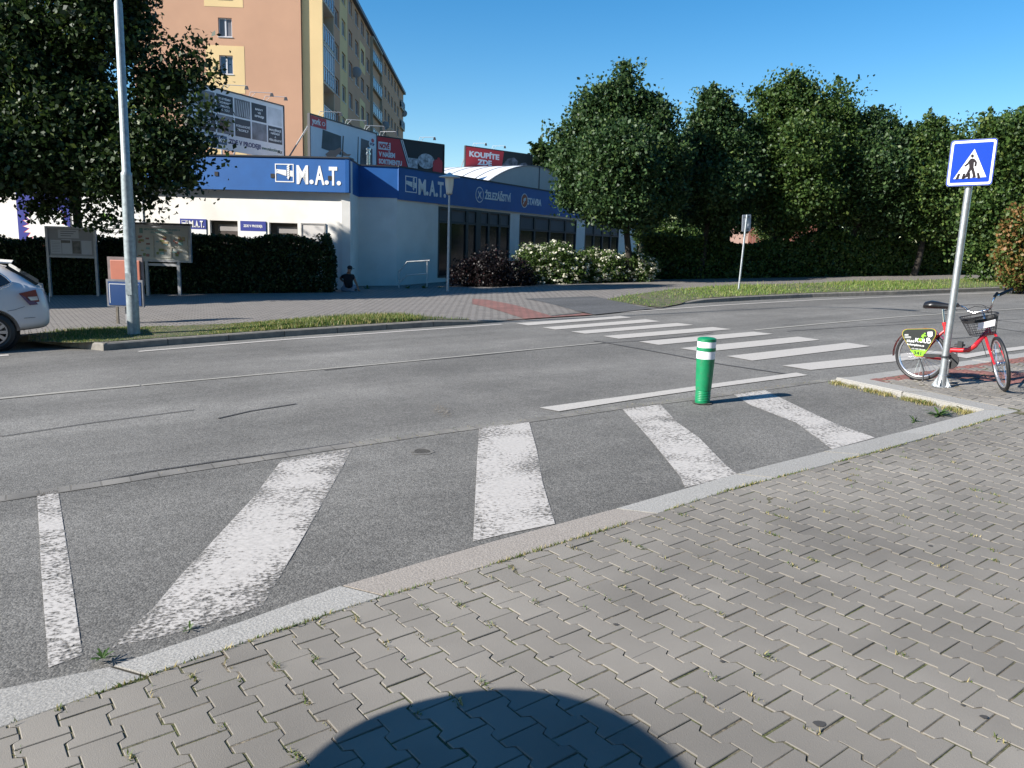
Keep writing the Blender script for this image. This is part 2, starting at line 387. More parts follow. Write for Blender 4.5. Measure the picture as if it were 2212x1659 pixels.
# parking bay surface (near side): between the sett row and the kerb
bayline = [G(0,1080),G(200,1050),G(400,1018),G(560,993),G(760,963),G(950,935),G(1140,910),G(1340,882),G(1500,862),G(1650,841),G(1790,822)]
bayline = [p[:2] for p in bayline]; bayline = [extend(bayline[0],bayline[1],9)]+bayline
bayP = strip(bayline,0,0)[:len(bayline)]+[side_out[2]*.5+side_in[2]*.5, side_in[1]*.5+side_out[1]*.5, NKp[-1]*.5+NKr[-1]*.5]+[(a_+b_)/2 for a_,b_ in zip(NKr[::-1][1:],NKr[::-1][1:])]
sheet('parking_bay', bayP, .004, m_asph2)
m_sett = mat_bricks('gutter_setts', (.185,.172,.152), (.15,.14,.126), (.12,.11,.095), .19, .5, 31, .007, bump=.3, var=.3)
sheet('sett_gutter', strip(bayline,-.07,.075), .008, m_sett)
m_crack = mat('tar_seal', (.042,.040,.040), .7)
def line_sheet(name, pts, wd, m, h): return sheet(name, strip([G(*p)[:2] for p in pts], -wd/2, wd/2), h, m)
# tar joints and cracks
crk = [([(-60,1093),(0,1079),(150,1053),(320,1020),(480,996),(640,974),(760,957)],.022,'asphalt_crack'),
       ([(1282,737),(1309,741),(1370,752),(1457,768),(1560,788),(1720,812)],.035,'asphalt_crack'),
       ([(1309,741),(1380,737),(1480,727),(1540,719)],.03,'asphalt_crack'),
       ([(470,905),(540,889),(640,873)],.03,'asphalt_crack'),([(0,944),(200,914),(420,886)],.02,'asphalt_crack'),
       ([(1700,716),(1850,706),(2020,698),(2240,688)],.03,'asphalt_crack'),([(2120,704),(2170,712),(2240,722)],.03,'asphalt_crack'),
       ([(1930,737),(2030,734),(2100,729)],.03,'asphalt_crack'),([(1890,700),(1990,692),(2070,690)],.02,'asphalt_crack'),
       ([(1310,741.5),(1200,751),(1100,761.5),(1026,769.5),(840,785),(700,801)],.03,'asphalt_crack'),([(1930,668),(2060,682),(2240,702)],.025,'asphalt_crack')]
for k,(pts,wd,nm) in enumerate(crk): line_sheet(nm, pts, wd, m_crack, .0065)
# painted markings
def edge_attr(o, inner_bias=.22, outer=-.02):
    me = o.data
def poly_mark(name, pts, m, h=.008, feather=0.): 
    P_ = [G(x,y)[:2] for x,y in pts]
    o = sheet(name, P_, h, m, grid=.12 if feather else None)
    me = o.data; at = me.attributes.new('edge','FLOAT','POINT')
    co = np.empty(len(me.vertices)*3); me.vertices.foreach_get('co',co); co = co.reshape(-1,3)[:,:2]
    d = np.full(len(co),9.)
    for i in range(len(P_)):
        a_,b_ = np.array(P_[i]),np.array(P_[(i+1)%len(P_)]); ab = b_-a_
        t = np.clip(((co-a_)@ab)/(ab@ab),0,1); d = np.minimum(d, np.linalg.norm(co-(a_+t[:,None]*ab),axis=1))
    at.data.foreach_set('value', (feather*(np.clip(d/.13,0,1)-1)+.02) if feather else np.full(len(co),.3)); return o
A_ = lambda x,y: CR(x,y,1900,1180,2.765)
B_ = lambda x,y: CR(x,y,2600,1180,2.212)
zeb = [(A_(455,317),A_(590,340),A_(1610,235),A_(1735,252)),(A_(745,362),A_(890,386),A_(1890,272),A_(2050,295)),(A_(1062,408),A_(1220,432),B_(240,250),B_(388,268)),
       (A_(1415,458),A_(1590,488),B_(555,286),B_(720,306)),(A_(1810,519),A_(2030,556),B_(915,328),B_(1090,348)),(B_(265,474),B_(470,508),B_(1310,372),B_(1505,400)),
       (B_(680,545),B_(905,585),B_(1745,425),B_(1955,457)),(B_(1168,628),B_(1420,668),(2010,758.5),(2090,766))]
for a_,b_,c_,d_ in zeb: poly_mark('crosswalk_stripe', [a_,b_,d_,c_], m_paint)
def band_mark(name, pts, wd, m, side=0): 
    L_ = [G(*p)[:2] for p in pts]; o = sheet(name, strip(L_, -wd/2, wd/2), .0075, m)
    at = o.data.attributes.new('edge','FLOAT','POINT'); at.data.foreach_set('value',[.3]*len(o.data.vertices)); return o
band_mark('edge_line', [(299,760),(488,744.5),(632,733),(781,722.5),(908,713.5),(1084,701)], .13, m_paint)
band_mark('edge_line', [(1336,675.5),(1458,667),(1560,659.5),(1765,648),(1900,642.5),(2060,636),(2230,630)], .14, m_paint)
band_mark('edge_line', [(-60,776),(0,769),(19,767.5)], .2, m_paint)
band_mark('centre_line', [(-80,869.5),(0,861.7),(130,849),(301.5,833.4)], .1, m_paint_line)
band_mark('centre_line', [(306,833),(540,811.8),(800,789),(1026,767.5),(1180,752.5),(1300,741)], .07, m_paint_line)
band_mark('centre_line', [(1631,713.4),(1770.3,700.2),(1944,684.9),(2080,675.5),(2240,665)], .1, m_paint_line)
poly_mark('bay_line', [(1165,882),(1400,850),(1560,827.5),(1720,806),(1745,811.5),(1560,836),(1400,859.5),(1207,890)], m_paint)
poly_mark('bay_line', [(2060,770),(2140,757),(2240,745),(2240,752),(2140,765),(2088,775)], m_paint)
poly_mark('hatch_stripe', [(80,1068),(125,1060),(150,1220),(178,1418),(105,1446),(90,1250)], m_paint_old, feather=.06)
poly_mark('hatch_stripe', [(609,995),(762,970),(729,1030),(653,1166),(608,1242),(566,1312),(475,1345),(360,1376),(242,1402),(270,1370),(330,1318),(391,1245),(470,1160),(547,1077)], m_paint_old, feather=.13)
poly_mark('hatch_stripe', [(1035,926),(1142,910),(1160,975),(1172,1045),(1199,1134),(1110,1152),(1022,1172),(1025,1110),(1030,1000)], m_paint_old, feather=.07)
poly_mark('hatch_stripe', [(1343,884),(1425,873),(1464,915),(1510,947),(1566,1005),(1597,1030),(1480,1055),(1468,1030),(1401,947)], m_paint_old, feather=.07)
poly_mark('hatch_stripe', [(1582,852),(1647,841),(1725,880),(1807,918),(1890,947),(1797,972),(1720,915),(1620,876)], m_paint_old, feather=.06)

m_stain=mat_paint('dust_patch',(.22,.195,.16),.42,30,.2); poly_mark('dust_patch',[(925,872),(950,868),(975,880),(990,893),(975,905),(950,903),(930,893)],m_stain,h=.0085,feather=.4)
line_sheet('sealed_ring',[(890,978),(893,973),(903,970),(918,970),(930,973),(935,978),(925,982),(905,983),(892,981)],.03,m_sett,.0075)
# near kerb stones
def kerb_run(inner, outer, L_=1.02, name='kerb', h=HK, mats=(m_kerb,m_kerb_pink), pink=(), joints=None):
    """stones between two polylines (road side, pavement side)"""
    mb = MB(); A1 = [np.array(p) for p in inner]; B1 = [np.array(p) for p in outer]
    def samp(P_, t):
        d = [0]; 
        for i in range(1,len(P_)): d.append(d[-1]+np.linalg.norm(P_[i]-P_[i-1]))
        s = t*d[-1]
        for i in range(1,len(P_)):
            if s<=d[i]+1e-9: k = (s-d[i-1])/(d[i]-d[i-1]); return P_[i-1]*(1-k)+P_[i]*k
        return P_[-1]
    tot = sum(np.linalg.norm(A1[i]-A1[i-1]) for i in range(1,len(A1))); n = max(1,round(tot/L_))
    if joints is None: joints = [i/n for i in range(n+1)]
    for i in range(len(joints)-1):
        t0,t1 = joints[i]+.010/tot, joints[i+1]-.010/tot; k = 4
        ri = [samp(A1,t0+(t1-t0)*j/k) for j in range(k+1)]; ro = [samp(B1,t0+(t1-t0)*j/k) for j in range(k+1)]
        dz = random.uniform(-.003,.003)
        rows = []
        for a_,b_ in zip(ri,ro):
            w_ = (b_-a_)/np.linalg.norm(b_-a_)
            rows.append([(a_,-.1),(a_,h-.012),(a_+w_*.012,h+dz),(b_-w_*.006,h+dz),(b_,h-.006),(b_,-.1)])
        vs = [(p[0],p[1],gz(p[0],p[1],z)) for r_ in rows for p,z in r_]
        fs = [(j*6+c+1,j*6+c,(j+1)*6+c,(j+1)*6+c+1) for j in range(k) for c in range(5)]+[(0,1,2,3,4,5),tuple((k*6+c) for c in (5,4,3,2,1,0))]
        mb.cm = 1 if i in pink else 0
        mb.add(vs, fs)
    o = mb.build(name, list(mats)); o['kind'] = 'structure'; return o
totn = sum(np.linalg.norm(NKr[i]-NKr[i-1]) for i in range(1,len(NKr)))
def tt(idx): return sum(np.linalg.norm(NKr[i]-NKr[i-1]) for i in range(1,idx+1))/totn
jn = [0]+[tt(1)*k/9 for k in range(1,9)]+[tt(2), tt(4), tt(6), tt(8)-.01, (tt(8)+tt(9))/2+.004, tt(9)+.02, 1]
kerb_run(NKr, NKp, joints=jn, pink=(10,))
kerb_run([side_in[0],side_in[1],side_in[2]], side_out, L_=1.0)
rso = strip(rs,0,-.27); rso = rso[len(rs):][::-1]
kerb_run(rs, rso, L_=1.0, h=.02)

m_kerb_gap=mat('kerb_gap_dirt',(.03,.026,.018),.95,var=.3,scale=40)
kerb_run_bed=sheet('kerb_bed', [np.array(p) for p in NKr]+[np.array(p) for p in NKp[::-1]], HK-.008, m_kerb_gap)
sheet('kerb_bed', [np.array(p) for p in side_in]+[np.array(p) for p in side_out[::-1]], HK-.008, m_kerb_gap)
# ---- near pavement: individual interlocking stones
def sink(x,y):
    """pavement falls towards the flush kerb of the crossing"""
    best = 9
    for i in range(len(rs)-1):
        a_,b_ = rs[i],rs[i+1]; ab = b_-a_; t = min(1,max(0,((x-a_[0])*ab[0]+(y-a_[1])*ab[1])/(ab@ab))); q = a_+t*ab; best = min(best, math.hypot(x-q[0],y-q[1]))
    return .018+(HK-.018)*min(1,max(0,(best-.1)/1.1))
paveP = [np.array(p) for p in NKp[:-1]]+[side_out[0],side_out[1],side_out[2]]+[np.array(p) for p in rso[1:]]+[np.array([36,6]),np.array([14,-2]),np.array([1.5,-3.5]),np.array([-6,-8])]
sheet('pavement_bed', paveP, lambda x,y: sink(x,y)-.0036, m_joint, grid=1.)
redP = [G(x,y,HK)[:2] for x,y in [(1846,815),(2015,789),(2110,775),(2280,750),(2280,836),(2130,822),(2040,812),(1950,813),(1894,823)]]
redIn = [G(x,y,HK)[:2] for x,y in [(2075,792),(2280,770),(2280,806),(2130,800)]]
hw,hn,ya,yb,ye = .0800,.0535,.0425,.0585,.0970
outl = [(hn,0),(hn,ya),(hn+.006,ya+.003),(hw-.004,yb-.003),(hw,yb),(hw,ye)]
prof = [(hw,-ye),(hw,-yb),(hw-.005,-yb+.004),(hn+.006,-ya-.004),(hn,-ya),(hn,ya),(hn+.006,ya+.004),(hw-.005,yb-.004),(hw,yb),(hw,ye)]
prof = prof+[(-x,y) for x,y in prof[::-1]]
prof = np.array(prof); cu_,su_ = math.cos(math.radians(37.)),math.sin(math.radians(37.))
U = np.array([cu_,su_]); Vv = np.array([su_,-cu_])
def clip(poly, p, n):
    out = []; m = len(poly)
    for i in range(m):
        a_,b_ = poly[i],poly[(i+1)%m]; da,db = (a_-p)@n,(b_-p)@n
        if da>=0: out.append(a_)
        if (da>=0)!=(db>=0): out.append(a_+(b_-a_)*da/(da-db))
    return out
edges = []
bord = [np.array(p) for p in NKp[:-1]]+[side_out[0],side_out[1],side_out[2]]+[np.array(p) for p in rso[1:]]
for i in range(len(bord)-1):
    a_,b_ = bord[i],bord[i+1]
    if np.linalg.norm(b_-a_)<.01: continue
    d_ = (b_-a_)/np.linalg.norm(b_-a_); edges.append((a_,b_,d_,np.array([d_[1],-d_[0]])))
stv=[];stf=[];stm=[]
dist = lambda c: math.hypot(c[0],c[1])
for i in range(-70,210):
    for j in range(-90,90):
        c = U*(i*.14)+Vv*((j+.5*(i%2))*.2)+np.array([-.02,2.92])
        if c[1]<1.2 or c[0]>17 or c[0]<-3.5 or abs(c[0])>c[1]*1.05+1.5: continue
        near = None; bd = 9
        for e in edges:
            t = min(np.linalg.norm(e[1]-e[0]),max(0,(c-e[0])@e[2])); q = e[0]+e[2]*t; dd = np.linalg.norm(c-q)
            if dd<bd: bd=dd; near=e
        ins = inpoly(c[0],c[1],paveP)
        if not ins and bd>.13: continue
        ang = RNG.normal(0,.008); ca,sa = math.cos(ang),math.sin(ang)
        q = prof@np.array([[ca,sa],[-sa,ca]]); jx,jy = RNG.normal(0,.0012,2)
        poly = [c+U*(x+jx)+Vv*(y+jy) for x,y in q]
        if bd<.16:
            hit = [e for e in edges if min(np.linalg.norm(c-(e[0]+e[2]*min(np.linalg.norm(e[1]-e[0]),max(0,(c-e[0])@e[2])))),9)<.16]
            for e in hit: poly = clip(poly, e[0]+e[3]*.008, e[3])
        if len(poly)<3: continue
        cc = sum(poly)/len(poly)
        ar = abs(sum(poly[k][0]*poly[(k+1)%len(poly)][1]-poly[(k+1)%len(poly)][0]*poly[k][1] for k in range(len(poly))))/2
        if ar<.0012: continue
        top = sink(c[0],c[1])+RNG.normal(0,.0009); tx,ty = RNG.normal(0,.004,2)
        b0 = len(stv); n_ = len(poly); isr = inpoly(c[0],c[1],redP) and not inpoly(c[0],c[1],redIn)
        rings = ((0,-.03),(0,-.0022),(.003,0))
        for ins_,dz in rings:
            for k,p in enumerate(poly):
                if ins_:
                    v_ = cc-p; p2 = p+v_/max(np.linalg.norm(v_),1e-6)*ins_
                else: p2 = p
                stv.append((p2[0],p2[1],gz(p2[0],p2[1],top+dz+((p2-c)@np.array([tx,ty])))))
        for r_ in range(2):
            for k in range(n_): stf.append((b0+r_*n_+(k+1)%n_,b0+r_*n_+k,b0+(r_+1)*n_+k,b0+(r_+1)*n_+(k+1)%n_)); stm.append(1 if isr else 0)
        stf.append(tuple(b0+2*n_+k for k in range(n_))); stm.append(1 if isr else 0)
me = bpy.data.meshes.new('pavement'); me.from_pydata(stv,[],stf)
m_paver = mat('paver_concrete', (.190,.172,.147), .88, var=.24, scale=1.0, bump=.22, bscale=260, island=.09, detail=12)
m_paver_red = mat('paver_red', (.20,.085,.068), .88, var=.15, scale=6, bump=.35, bscale=150, island=.12, detail=8)
me.materials.append(m_paver); me.materials.append(m_paver_red); me.polygons.foreach_set('material_index',stm); me.update()
# make winding upward
bm_ = bmesh.new(); bm_.from_mesh(me)
for f in bm_.faces:
    if len(f.verts)>4 and f.normal.z<0: f.normal_flip()
bm_.to_mesh(me); bm_.free()
po = bpy.data.objects.new('pavement', me); COL.objects.link(po); po['kind']='structure'

# uneven sand, dirt and moss lying in the joints of the nearest pavers
gx0,gy0,st_=-3.2,1.2,.033; nx_,ny_=int(9.6/st_),int(8.4/st_)
hn_=RNG.normal(0,1,(ny_+1,nx_+1)); hn_=(hn_+np.roll(hn_,1,0)+np.roll(hn_,1,1)+np.roll(hn_,(1,1),(0,1)))/2
gv=[];gf=[];ok=np.zeros((ny_+1,nx_+1),bool)
for j in range(ny_+1):
    for i in range(nx_+1):
        x,y=gx0+i*st_,gy0+j*st_; ok[j,i]=abs(x)<y*.75+.6 and inpoly(x,y,paveP); gv.append((x,y,gz(x,y,(sink(x,y) if ok[j,i] else 0)-.0044+float(np.clip(hn_[j,i],-1.6,1.2))*.0016)))
for j in range(ny_):
    for i in range(nx_):
        if ok[j,i] and ok[j+1,i] and ok[j,i+1] and ok[j+1,i+1]: a_=j*(nx_+1)+i; gf.append((a_,a_+1,a_+nx_+2,a_+nx_+1))
me=bpy.data.meshes.new('joint_sand'); me.from_pydata(gv,[],gf); me.materials.append(mat('joint_fill',(.15,.125,.088),.95,var=.55,scale=45,bump=.6,bscale=90,col2=(.08,.075,.04),c2amt=.52,c2scale=9)); me.update()
o=bpy.data.objects.new('joint_sand',me); COL.objects.link(o); o['kind']='structure'
m_gum=mat('gum_spot',(.05,.046,.042),.8)
for (x,y,r_) in ((1770,1565,.022),(2125,1550,.014),(2080,1525,.008),(1655,1418,.012),(1560,1430,.01),(1330,1350,.012),(1905,1290,.010),(1190,1420,.008),(2010,1180,.012)):
    q=G(x,y,HK); sheet('gum_spot',[(q[0]+r_*math.cos(k*.7)*(1+.25*math.sin(k*2.3)),q[1]+r_*math.sin(k*.7)*.8) for k in range(9)],lambda x,y: sink(x,y)+.0032,m_gum)
# ---- far pavement
HF = .12
cs0,cs1 = FK[7],FK[11]; cd = (cs1-cs0)/np.linalg.norm(cs1-cs0); cn = np.array([-cd[1],cd[0]]); cl = np.linalg.norm(cs1-cs0)
def hf(x,y):
    t = (np.array([x,y])-cs0)@cd; n_ = (np.array([x,y])-cs0)@cn
    o_ = 0 if 0<=t<=cl else min(1,(max(-t,t-cl))/1.3)
    return .02+(HF-.02)*max(o_, min(1,max(0,n_/2.2)))
kb = [p for p in FKall]
kbo = strip(kb,.15,.15)[:len(kb)]
farP = kbo[::-1]+[rec0+np.array([.1,.3]), rec0+back_d*22+np.array([-1,3]), np.array([-45,60]), np.array([60,70]), np.array([60,30])]
sheet('far_pavement', farP, lambda x,y: hf(x,y)-.004, m_pave_far, grid=1.0)
def kerb_far(line, hfun, seg=1.0, wdt=.15):
    mb = MB(); L_ = [np.array(p) for p in line]; d=[0]
    for i in range(1,len(L_)): d.append(d[-1]+np.linalg.norm(L_[i]-L_[i-1]))
    def samp(s):
        for i in range(1,len(L_)):
            if s<=d[i]+1e-9: k=(s-d[i-1])/(d[i]-d[i-1]); p=L_[i-1]*(1-k)+L_[i]*k; t=(L_[i]-L_[i-1])/np.linalg.norm(L_[i]-L_[i-1]); return p,np.array([-t[1],t[0]])
        return L_[-1],np.array([0,1])
    n=int(d[-1]/seg)
    for i in range(n):
        s0,s1 = d[-1]*i/n+.006,d[-1]*(i+1)/n-.006; vs=[]
        for s in (s0,s1):
            p,nn = samp(s); h=hfun(*p)
            for q,z in ((p,-.1),(p+nn*.01,h-.02),(p+nn*.03,h),(p+nn*wdt,h),(p+nn*wdt,-.1)): vs.append((q[0],q[1],gz(q[0],q[1],z)))
        mb.add(vs,[(c,5+c,6+c,c+1) for c in range(4)]+[(0,1,2,3,4),(9,8,7,6,5)])
    return kind(mb.build('kerb', m_kerb_far),'structure')
kerb_far(FKall, hf)
# kerb end block and side of the car's bay
kerb_far([G(168,752)[:2],FK[0]], lambda x,y:HF, .6, .3)
kerb_far([rec0+back_d*20, rec0+back_d*8, rec0], lambda x,y:HF)
kerb_far([rec0, G(120,745)[:2], G(168,752)[:2]], lambda x,y:HF)
# asphalt path and red tactile bands on the far side
def far_poly(name,pts,m,h): return sheet(name,[G(x,y,.1 if y<688 else .04)[:2] for x,y in pts], lambda x,y: hf(x,y)+h, m, grid=1.0)
far_poly('asphalt_path',[A_(540,50),A_(1290,22),A_(1950,112),A_(2150,98),A_(1320,180)],m_asph3,.004)
m_red_far = mat_bricks('red_pavers',(.22,.10,.082),(.19,.085,.07),(.09,.06,.05),.2,.165,33,.012)
far_poly('tactile_band',[A_(-30,50),A_(130,60),A_(860,196),A_(1210,165),A_(1305,180),A_(250,273),A_(560,225),A_(-30,108)],m_red_far,.004)

# ================================================================== LEAVES
def leaves(name, cent, size, m, parent=None, droop=.0, aspect=1.5, up=None):
    n = len(cent); cent = np.asarray(cent,float)
    a = RNG.normal(size=(n,3)); a/=np.linalg.norm(a,axis=1)[:,None]
    if up is not None: a = a*(1-up)+np.array([0,0,1])*up; a/=np.linalg.norm(a,axis=1)[:,None]
    r = RNG.normal(size=(n,3)); u = np.cross(a,r); u/=np.linalg.norm(u,axis=1)[:,None]; v = np.cross(a,u)
    s = size*RNG.uniform(.6,1.35,size=(n,1))
    P0 = cent-u*s*aspect/2; P1 = cent-v*s/2+a*s*.12; P2 = cent+u*s*aspect/2-a*s*.1; P3 = cent+v*s/2+a*s*.12
    co = np.stack([P0,P1,P2,P3],1).reshape(-1,3)
    org = np.array(parent_origin(parent)) if parent is not None else 0
    co = co-org
    me = bpy.data.meshes.new(name); me.vertices.add(4*n); me.vertices.foreach_set('co',co.ravel())
    me.loops.add(4*n); me.loops.foreach_set('vertex_index',np.arange(4*n)); me.polygons.add(n)
    me.polygons.foreach_set('loop_start',np.arange(0,4*n,4)); me.polygons.foreach_set('loop_total',np.full(n,4))
    me.materials.append(m); me.update(calc_edges=True)
    o = bpy.data.objects.new(name,me); COL.objects.link(o)
    if parent is not None: o.parent = parent
    return o
def crown_pts(lobes, n, clump=.35, shell=(.5,1.), per=34, zmin=None):
    vol = np.array([l[1]**2 for l in lobes]); vol/=vol.sum(); out=[]; cl=[]
    for (c,r),w_ in zip(lobes,vol):
        k = max(2,int(n*w_/per))
        d = RNG.normal(size=(k,3)); d/=np.linalg.norm(d,axis=1)[:,None]
        rr = r*(RNG.uniform(shell[0]**2,shell[1]**2,size=(k,1)))**.5
        cc = np.array(c)+d*rr*np.array([1,1,.92]); cl.append(cc)
        sz = clump*RNG.uniform(.5,1.35,size=(k,1,1))
        q = cc[:,None,:]+np.clip(RNG.normal(size=(k,per,3)),-1.45,1.45)*sz*np.array([1,1,.62]); out.append(q.reshape(-1,3))
    out = np.concatenate(out); cl = np.concatenate(cl)
    return out,cl
def tree_pts(lobes, n, clump, per):
    """leafy twig ends on the outside of each lobe, a thinner filling inside, some pointed shoots on top"""
    a,cl = crown_pts(lobes, int(n*.66), clump, (.72,1.0), per)
    b,_ = crown_pts(lobes, int(n*.27), clump*1.5, (.1,.8), per)
    zc = np.percentile(cl[:,2],72); up = cl[cl[:,2]>zc]; k = min(len(up),46); idx = RNG.choice(len(up),k,replace=False); sh=[]
    m_ = max(6,int(n*.07/k))
    for i in idx:
        t = RNG.random((m_,1)); dr = np.array([RNG.normal(0,.3),RNG.normal(0,.3),1.0]); ln = RNG.uniform(.3,.75)
        sh.append(up[i]+t*dr*ln+RNG.normal(0,1,(m_,3))*(.15*(1-t)+.03))
    return np.concatenate([a,b]+sh),cl
def limbs(mb, base_, cl, r0, topz, n=16, lean=.45):
    base_ = np.array(base_); idx = RNG.choice(len(cl), min(n,len(cl)), replace=False)
    cen = cl.mean(0); t1 = np.array([base_[0]*(1-lean)+cen[0]*lean, base_[1]*(1-lean)+cen[1]*lean, topz])
    mb.tube([base_-[0,0,.1], base_+[0,0,.15], base_*.6+t1*.4+[0.04,0,0], t1], [r0*1.35,r0*1.05,r0*.9,r0*.75], 10)
    t2 = cen*.8+t1*.2; mb.tube([t1,(t1+t2)/2+RNG.normal(0,.1,3),t2],[r0*.75,r0*.55,r0*.3],8)
    for i in idx:
        e = cl[i]; s = t1 if RNG.random()<.5 else (t1+t2)/2
        mid = (s+e)/2+RNG.normal(0,.2,3); mb.tube([s,mid,e],[r0*.4,r0*.22,r0*.06],5)
m_bark = mat('bark',(.032,.026,.020),.95,var=.35,scale=14,bump=.8,bscale=26)
m_maple = mat_leaf('maple_leaf',(.018,.044,.014),(.052,.100,.028),(.105,.15,.04),.86)
m_maple2 = mat_leaf('light_leaf',(.024,.055,.012),(.068,.12,.024),(.13,.17,.04),.84)
m_linden = mat_leaf('dark_leaf',(.010,.026,.008),(.034,.062,.014),(.11,.15,.03),.88)
m_hedge = mat_leaf('hedge_leaf',(.012,.028,.010),(.032,.060,.018),(.07,.11,.03),.9)
def L(Y,*ls): return [(aty(x,y,Y+dy),r*(Y+dy)/FPX) for x,y,r,dy in ls]
def tree(name,label,basexy,lobes,n,size,m,r0,topz,group='maple trees along the far pavement',clump=.35,per=34,squash=None):
    b = (basexy[0],basexy[1],gz(*basexy)); t = root(name,b,label,'tree',group)
    lobes = [(c_,max(r_-clump*(1.35 if squash else .95),r_*.4)) for c_,r_ in lobes]
    pts,cl = tree_pts(lobes,n,clump,per)
    if squash:
        for q in (pts,cl): q[:,1] = squash[0]+(q[:,1]-squash[0])*squash[1]
    leaves('crown',pts,size,m,t)
    mb = MB(); limbs(mb,b,cl,r0,b[2]+topz,lean=.08 if squash else .45); mb.build('trunk',m_bark,t,smooth=True); return t
# left tree over the notice boards
T1 = tree('linden_tree','large dark leafy tree behind the left notice board, crown over the lamp post',(-14.75,27.0),
    L(22.0,(150,290,165,0),(318,325,108,-.6),(340,190,80,.3),(225,60,112,0),(45,150,190,.5),(-70,320,140,.2),(170,-130,190,0),(20,330,120,-1.2),(-120,60,180,.8),(385,300,56,.2),(270,-70,80,0),(215,365,95,-1.),(100,380,80,.4),(400,112,22,0),(428,160,14,0),(408,235,28,0),(425,312,22,0),(395,388,26,0),(300,430,30,0),(90,455,24,0),(200,460,22,0)),
    160000,.100,m_linden,.17,3.1,None,clump=.34,per=95,squash=(22.3,.74))
tree('shade_tree','leafy street tree outside the left edge of the view',(-20.2,18.6),  # out of view, added for the shade its crown throws on the pavement
    [((-20.4,18.8,2.6),2.6),((-19.4,19.3,4.2),2.2),((-21.8,18.2,3.4),2.2),((-20.2,18.4,5.2),1.7)],9000,.3,m_linden,.16,2.6,None)
tree('shade_tree','second leafy street tree outside the left edge, nearer the hedge',(-21.3,22.8),  # also out of view, added to put the left hedge in shade
    [((-21.2,22.9,1.6),2.4),((-21.6,22.6,3.6),2.1),((-21.0,23.0,5.2),1.6)],7000,.3,m_linden,.15,2.2,None)
R1 = tree('maple_tree','tall pointed maple nearest the blue store sign, right of the white vault',(4.6,31.9),
    L(31.8,(1347,205,42,0),(1352,158,20,0),(1300,268,72,.3),(1392,262,62,.2),(1262,352,68,.4),(1340,345,95,-1.4),(1422,350,70,.2),(1248,420,52,0),(1335,425,85,-1.2),(1420,432,58,0),(1225,330,36,.8),(1300,195,20,0),(1280,455,38,0),(1385,470,42,0),(1455,300,26,0),(1212,290,14,1.2)),94000,.096,m_maple,.15,2.4,clump=.34,per=110)
R2 = tree('maple_tree','narrow maple with its bare trunk showing, second from the store',(7.9,34.2),
    L(34.2,(1543,225,38,0),(1510,262,34,0),(1580,262,34,0),(1525,315,60,0),(1572,340,66,0),(1505,390,55,.5),(1550,405,75,-.8),(1605,400,50,0),(1500,455,42,0),(1570,462,58,0)),64000,.096,m_maple,.14,2.6,clump=.34,per=110)
R3 = tree('maple_tree','broad uneven crown, tallest of the maples right of the narrow one',(10.9,35.3),
    L(35.3,(1702,185,36,0),(1655,215,34,0),(1742,205,38,0),(1690,240,60,0),(1752,255,60,0),(1815,205,28,0),(1805,262,50,0),(1650,310,62,0),(1730,330,85,-1),(1800,335,70,0),(1660,400,70,.3),(1735,420,85,-.8),(1815,420,70,0),(1700,470,60,0)),84000,.096,m_maple2,.15,2.4,clump=.34,per=110)
R4 = tree('maple_tree','round crowned maple with dark trunk, behind the round backed sign post',(14.4,35.6),
    L(35.6,(1893,262,34,0),(1850,310,60,0),(1915,318,60,0),(1880,370,80,-.6),(1955,310,40,0),(1850,430,70,0),(1930,430,80,0),(1890,480,50,0)),64000,.096,m_maple,.15,2.2,clump=.34,per=110)
R5 = tree('maple_tree','lower maple crown seen left of the crosswalk sign',(17.6,35.2),
    L(35.2,(2012,282,34,0),(1990,330,55,0),(2050,330,48,0),(2010,400,75,-.6),(2075,405,55,0),(2000,470,60,0),(2065,470,55,0)),54000,.096,m_maple2,.14,2.2,clump=.34,per=110)
R6 = tree('maple_tree','pale green tree behind the crosswalk sign at the right edge',(18.9,29.6),
    L(29.6,(2142,282,38,0),(2195,292,52,0),(2130,350,50,0),(2195,370,60,0),(2150,430,60,0),(2225,440,70,0),(2110,470,42,0),(2165,510,55,0),(2235,330,60,0),(2105,530,36,0),(2140,575,34,0)),57000,.092,m_maple2,.14,2.2,clump=.34,per=110)
tree('maple_tree','small dark treetop rising behind the red and black billboard end',(2.6,52),
    L(52,(1163,322,17,0),(1158,345,26,0),(1195,335,32,0),(1230,330,45,0),(1215,390,60,0),(1290,380,70,0)),6000,.26,m_linden,.2,5)
def tree_copy(src,loc,rz,s,label):
    r_ = src.copy(); COL.objects.link(r_); r_.location=(loc[0],loc[1],gz(*loc)); r_.rotation_euler=(0,0,rz); r_.scale=(s,s,s); r_['label']=label; r_['group']='background trees'
    for ch in src.children: c = ch.copy(); COL.objects.link(c); c.parent = r_
for i,(src,x,y,rz,s,lb) in enumerate([(R3,15,48,1.,.9,'hidden treetop in the gap behind the narrow and the broad maple'),(R4,22,47,2.1,.95,'background tree filling the gap behind the round crowned maple'),(R5,28,46,.4,1.05,'background tree behind the lower crown left of the crosswalk sign'),(R3,27,38,3.,.85,'background tree behind the pale green tree at the right edge'),(R2,33,44,3.,1.1,'background tree far behind the orange tinted bush')]): tree_copy(src,(x,y),rz,s,lb)

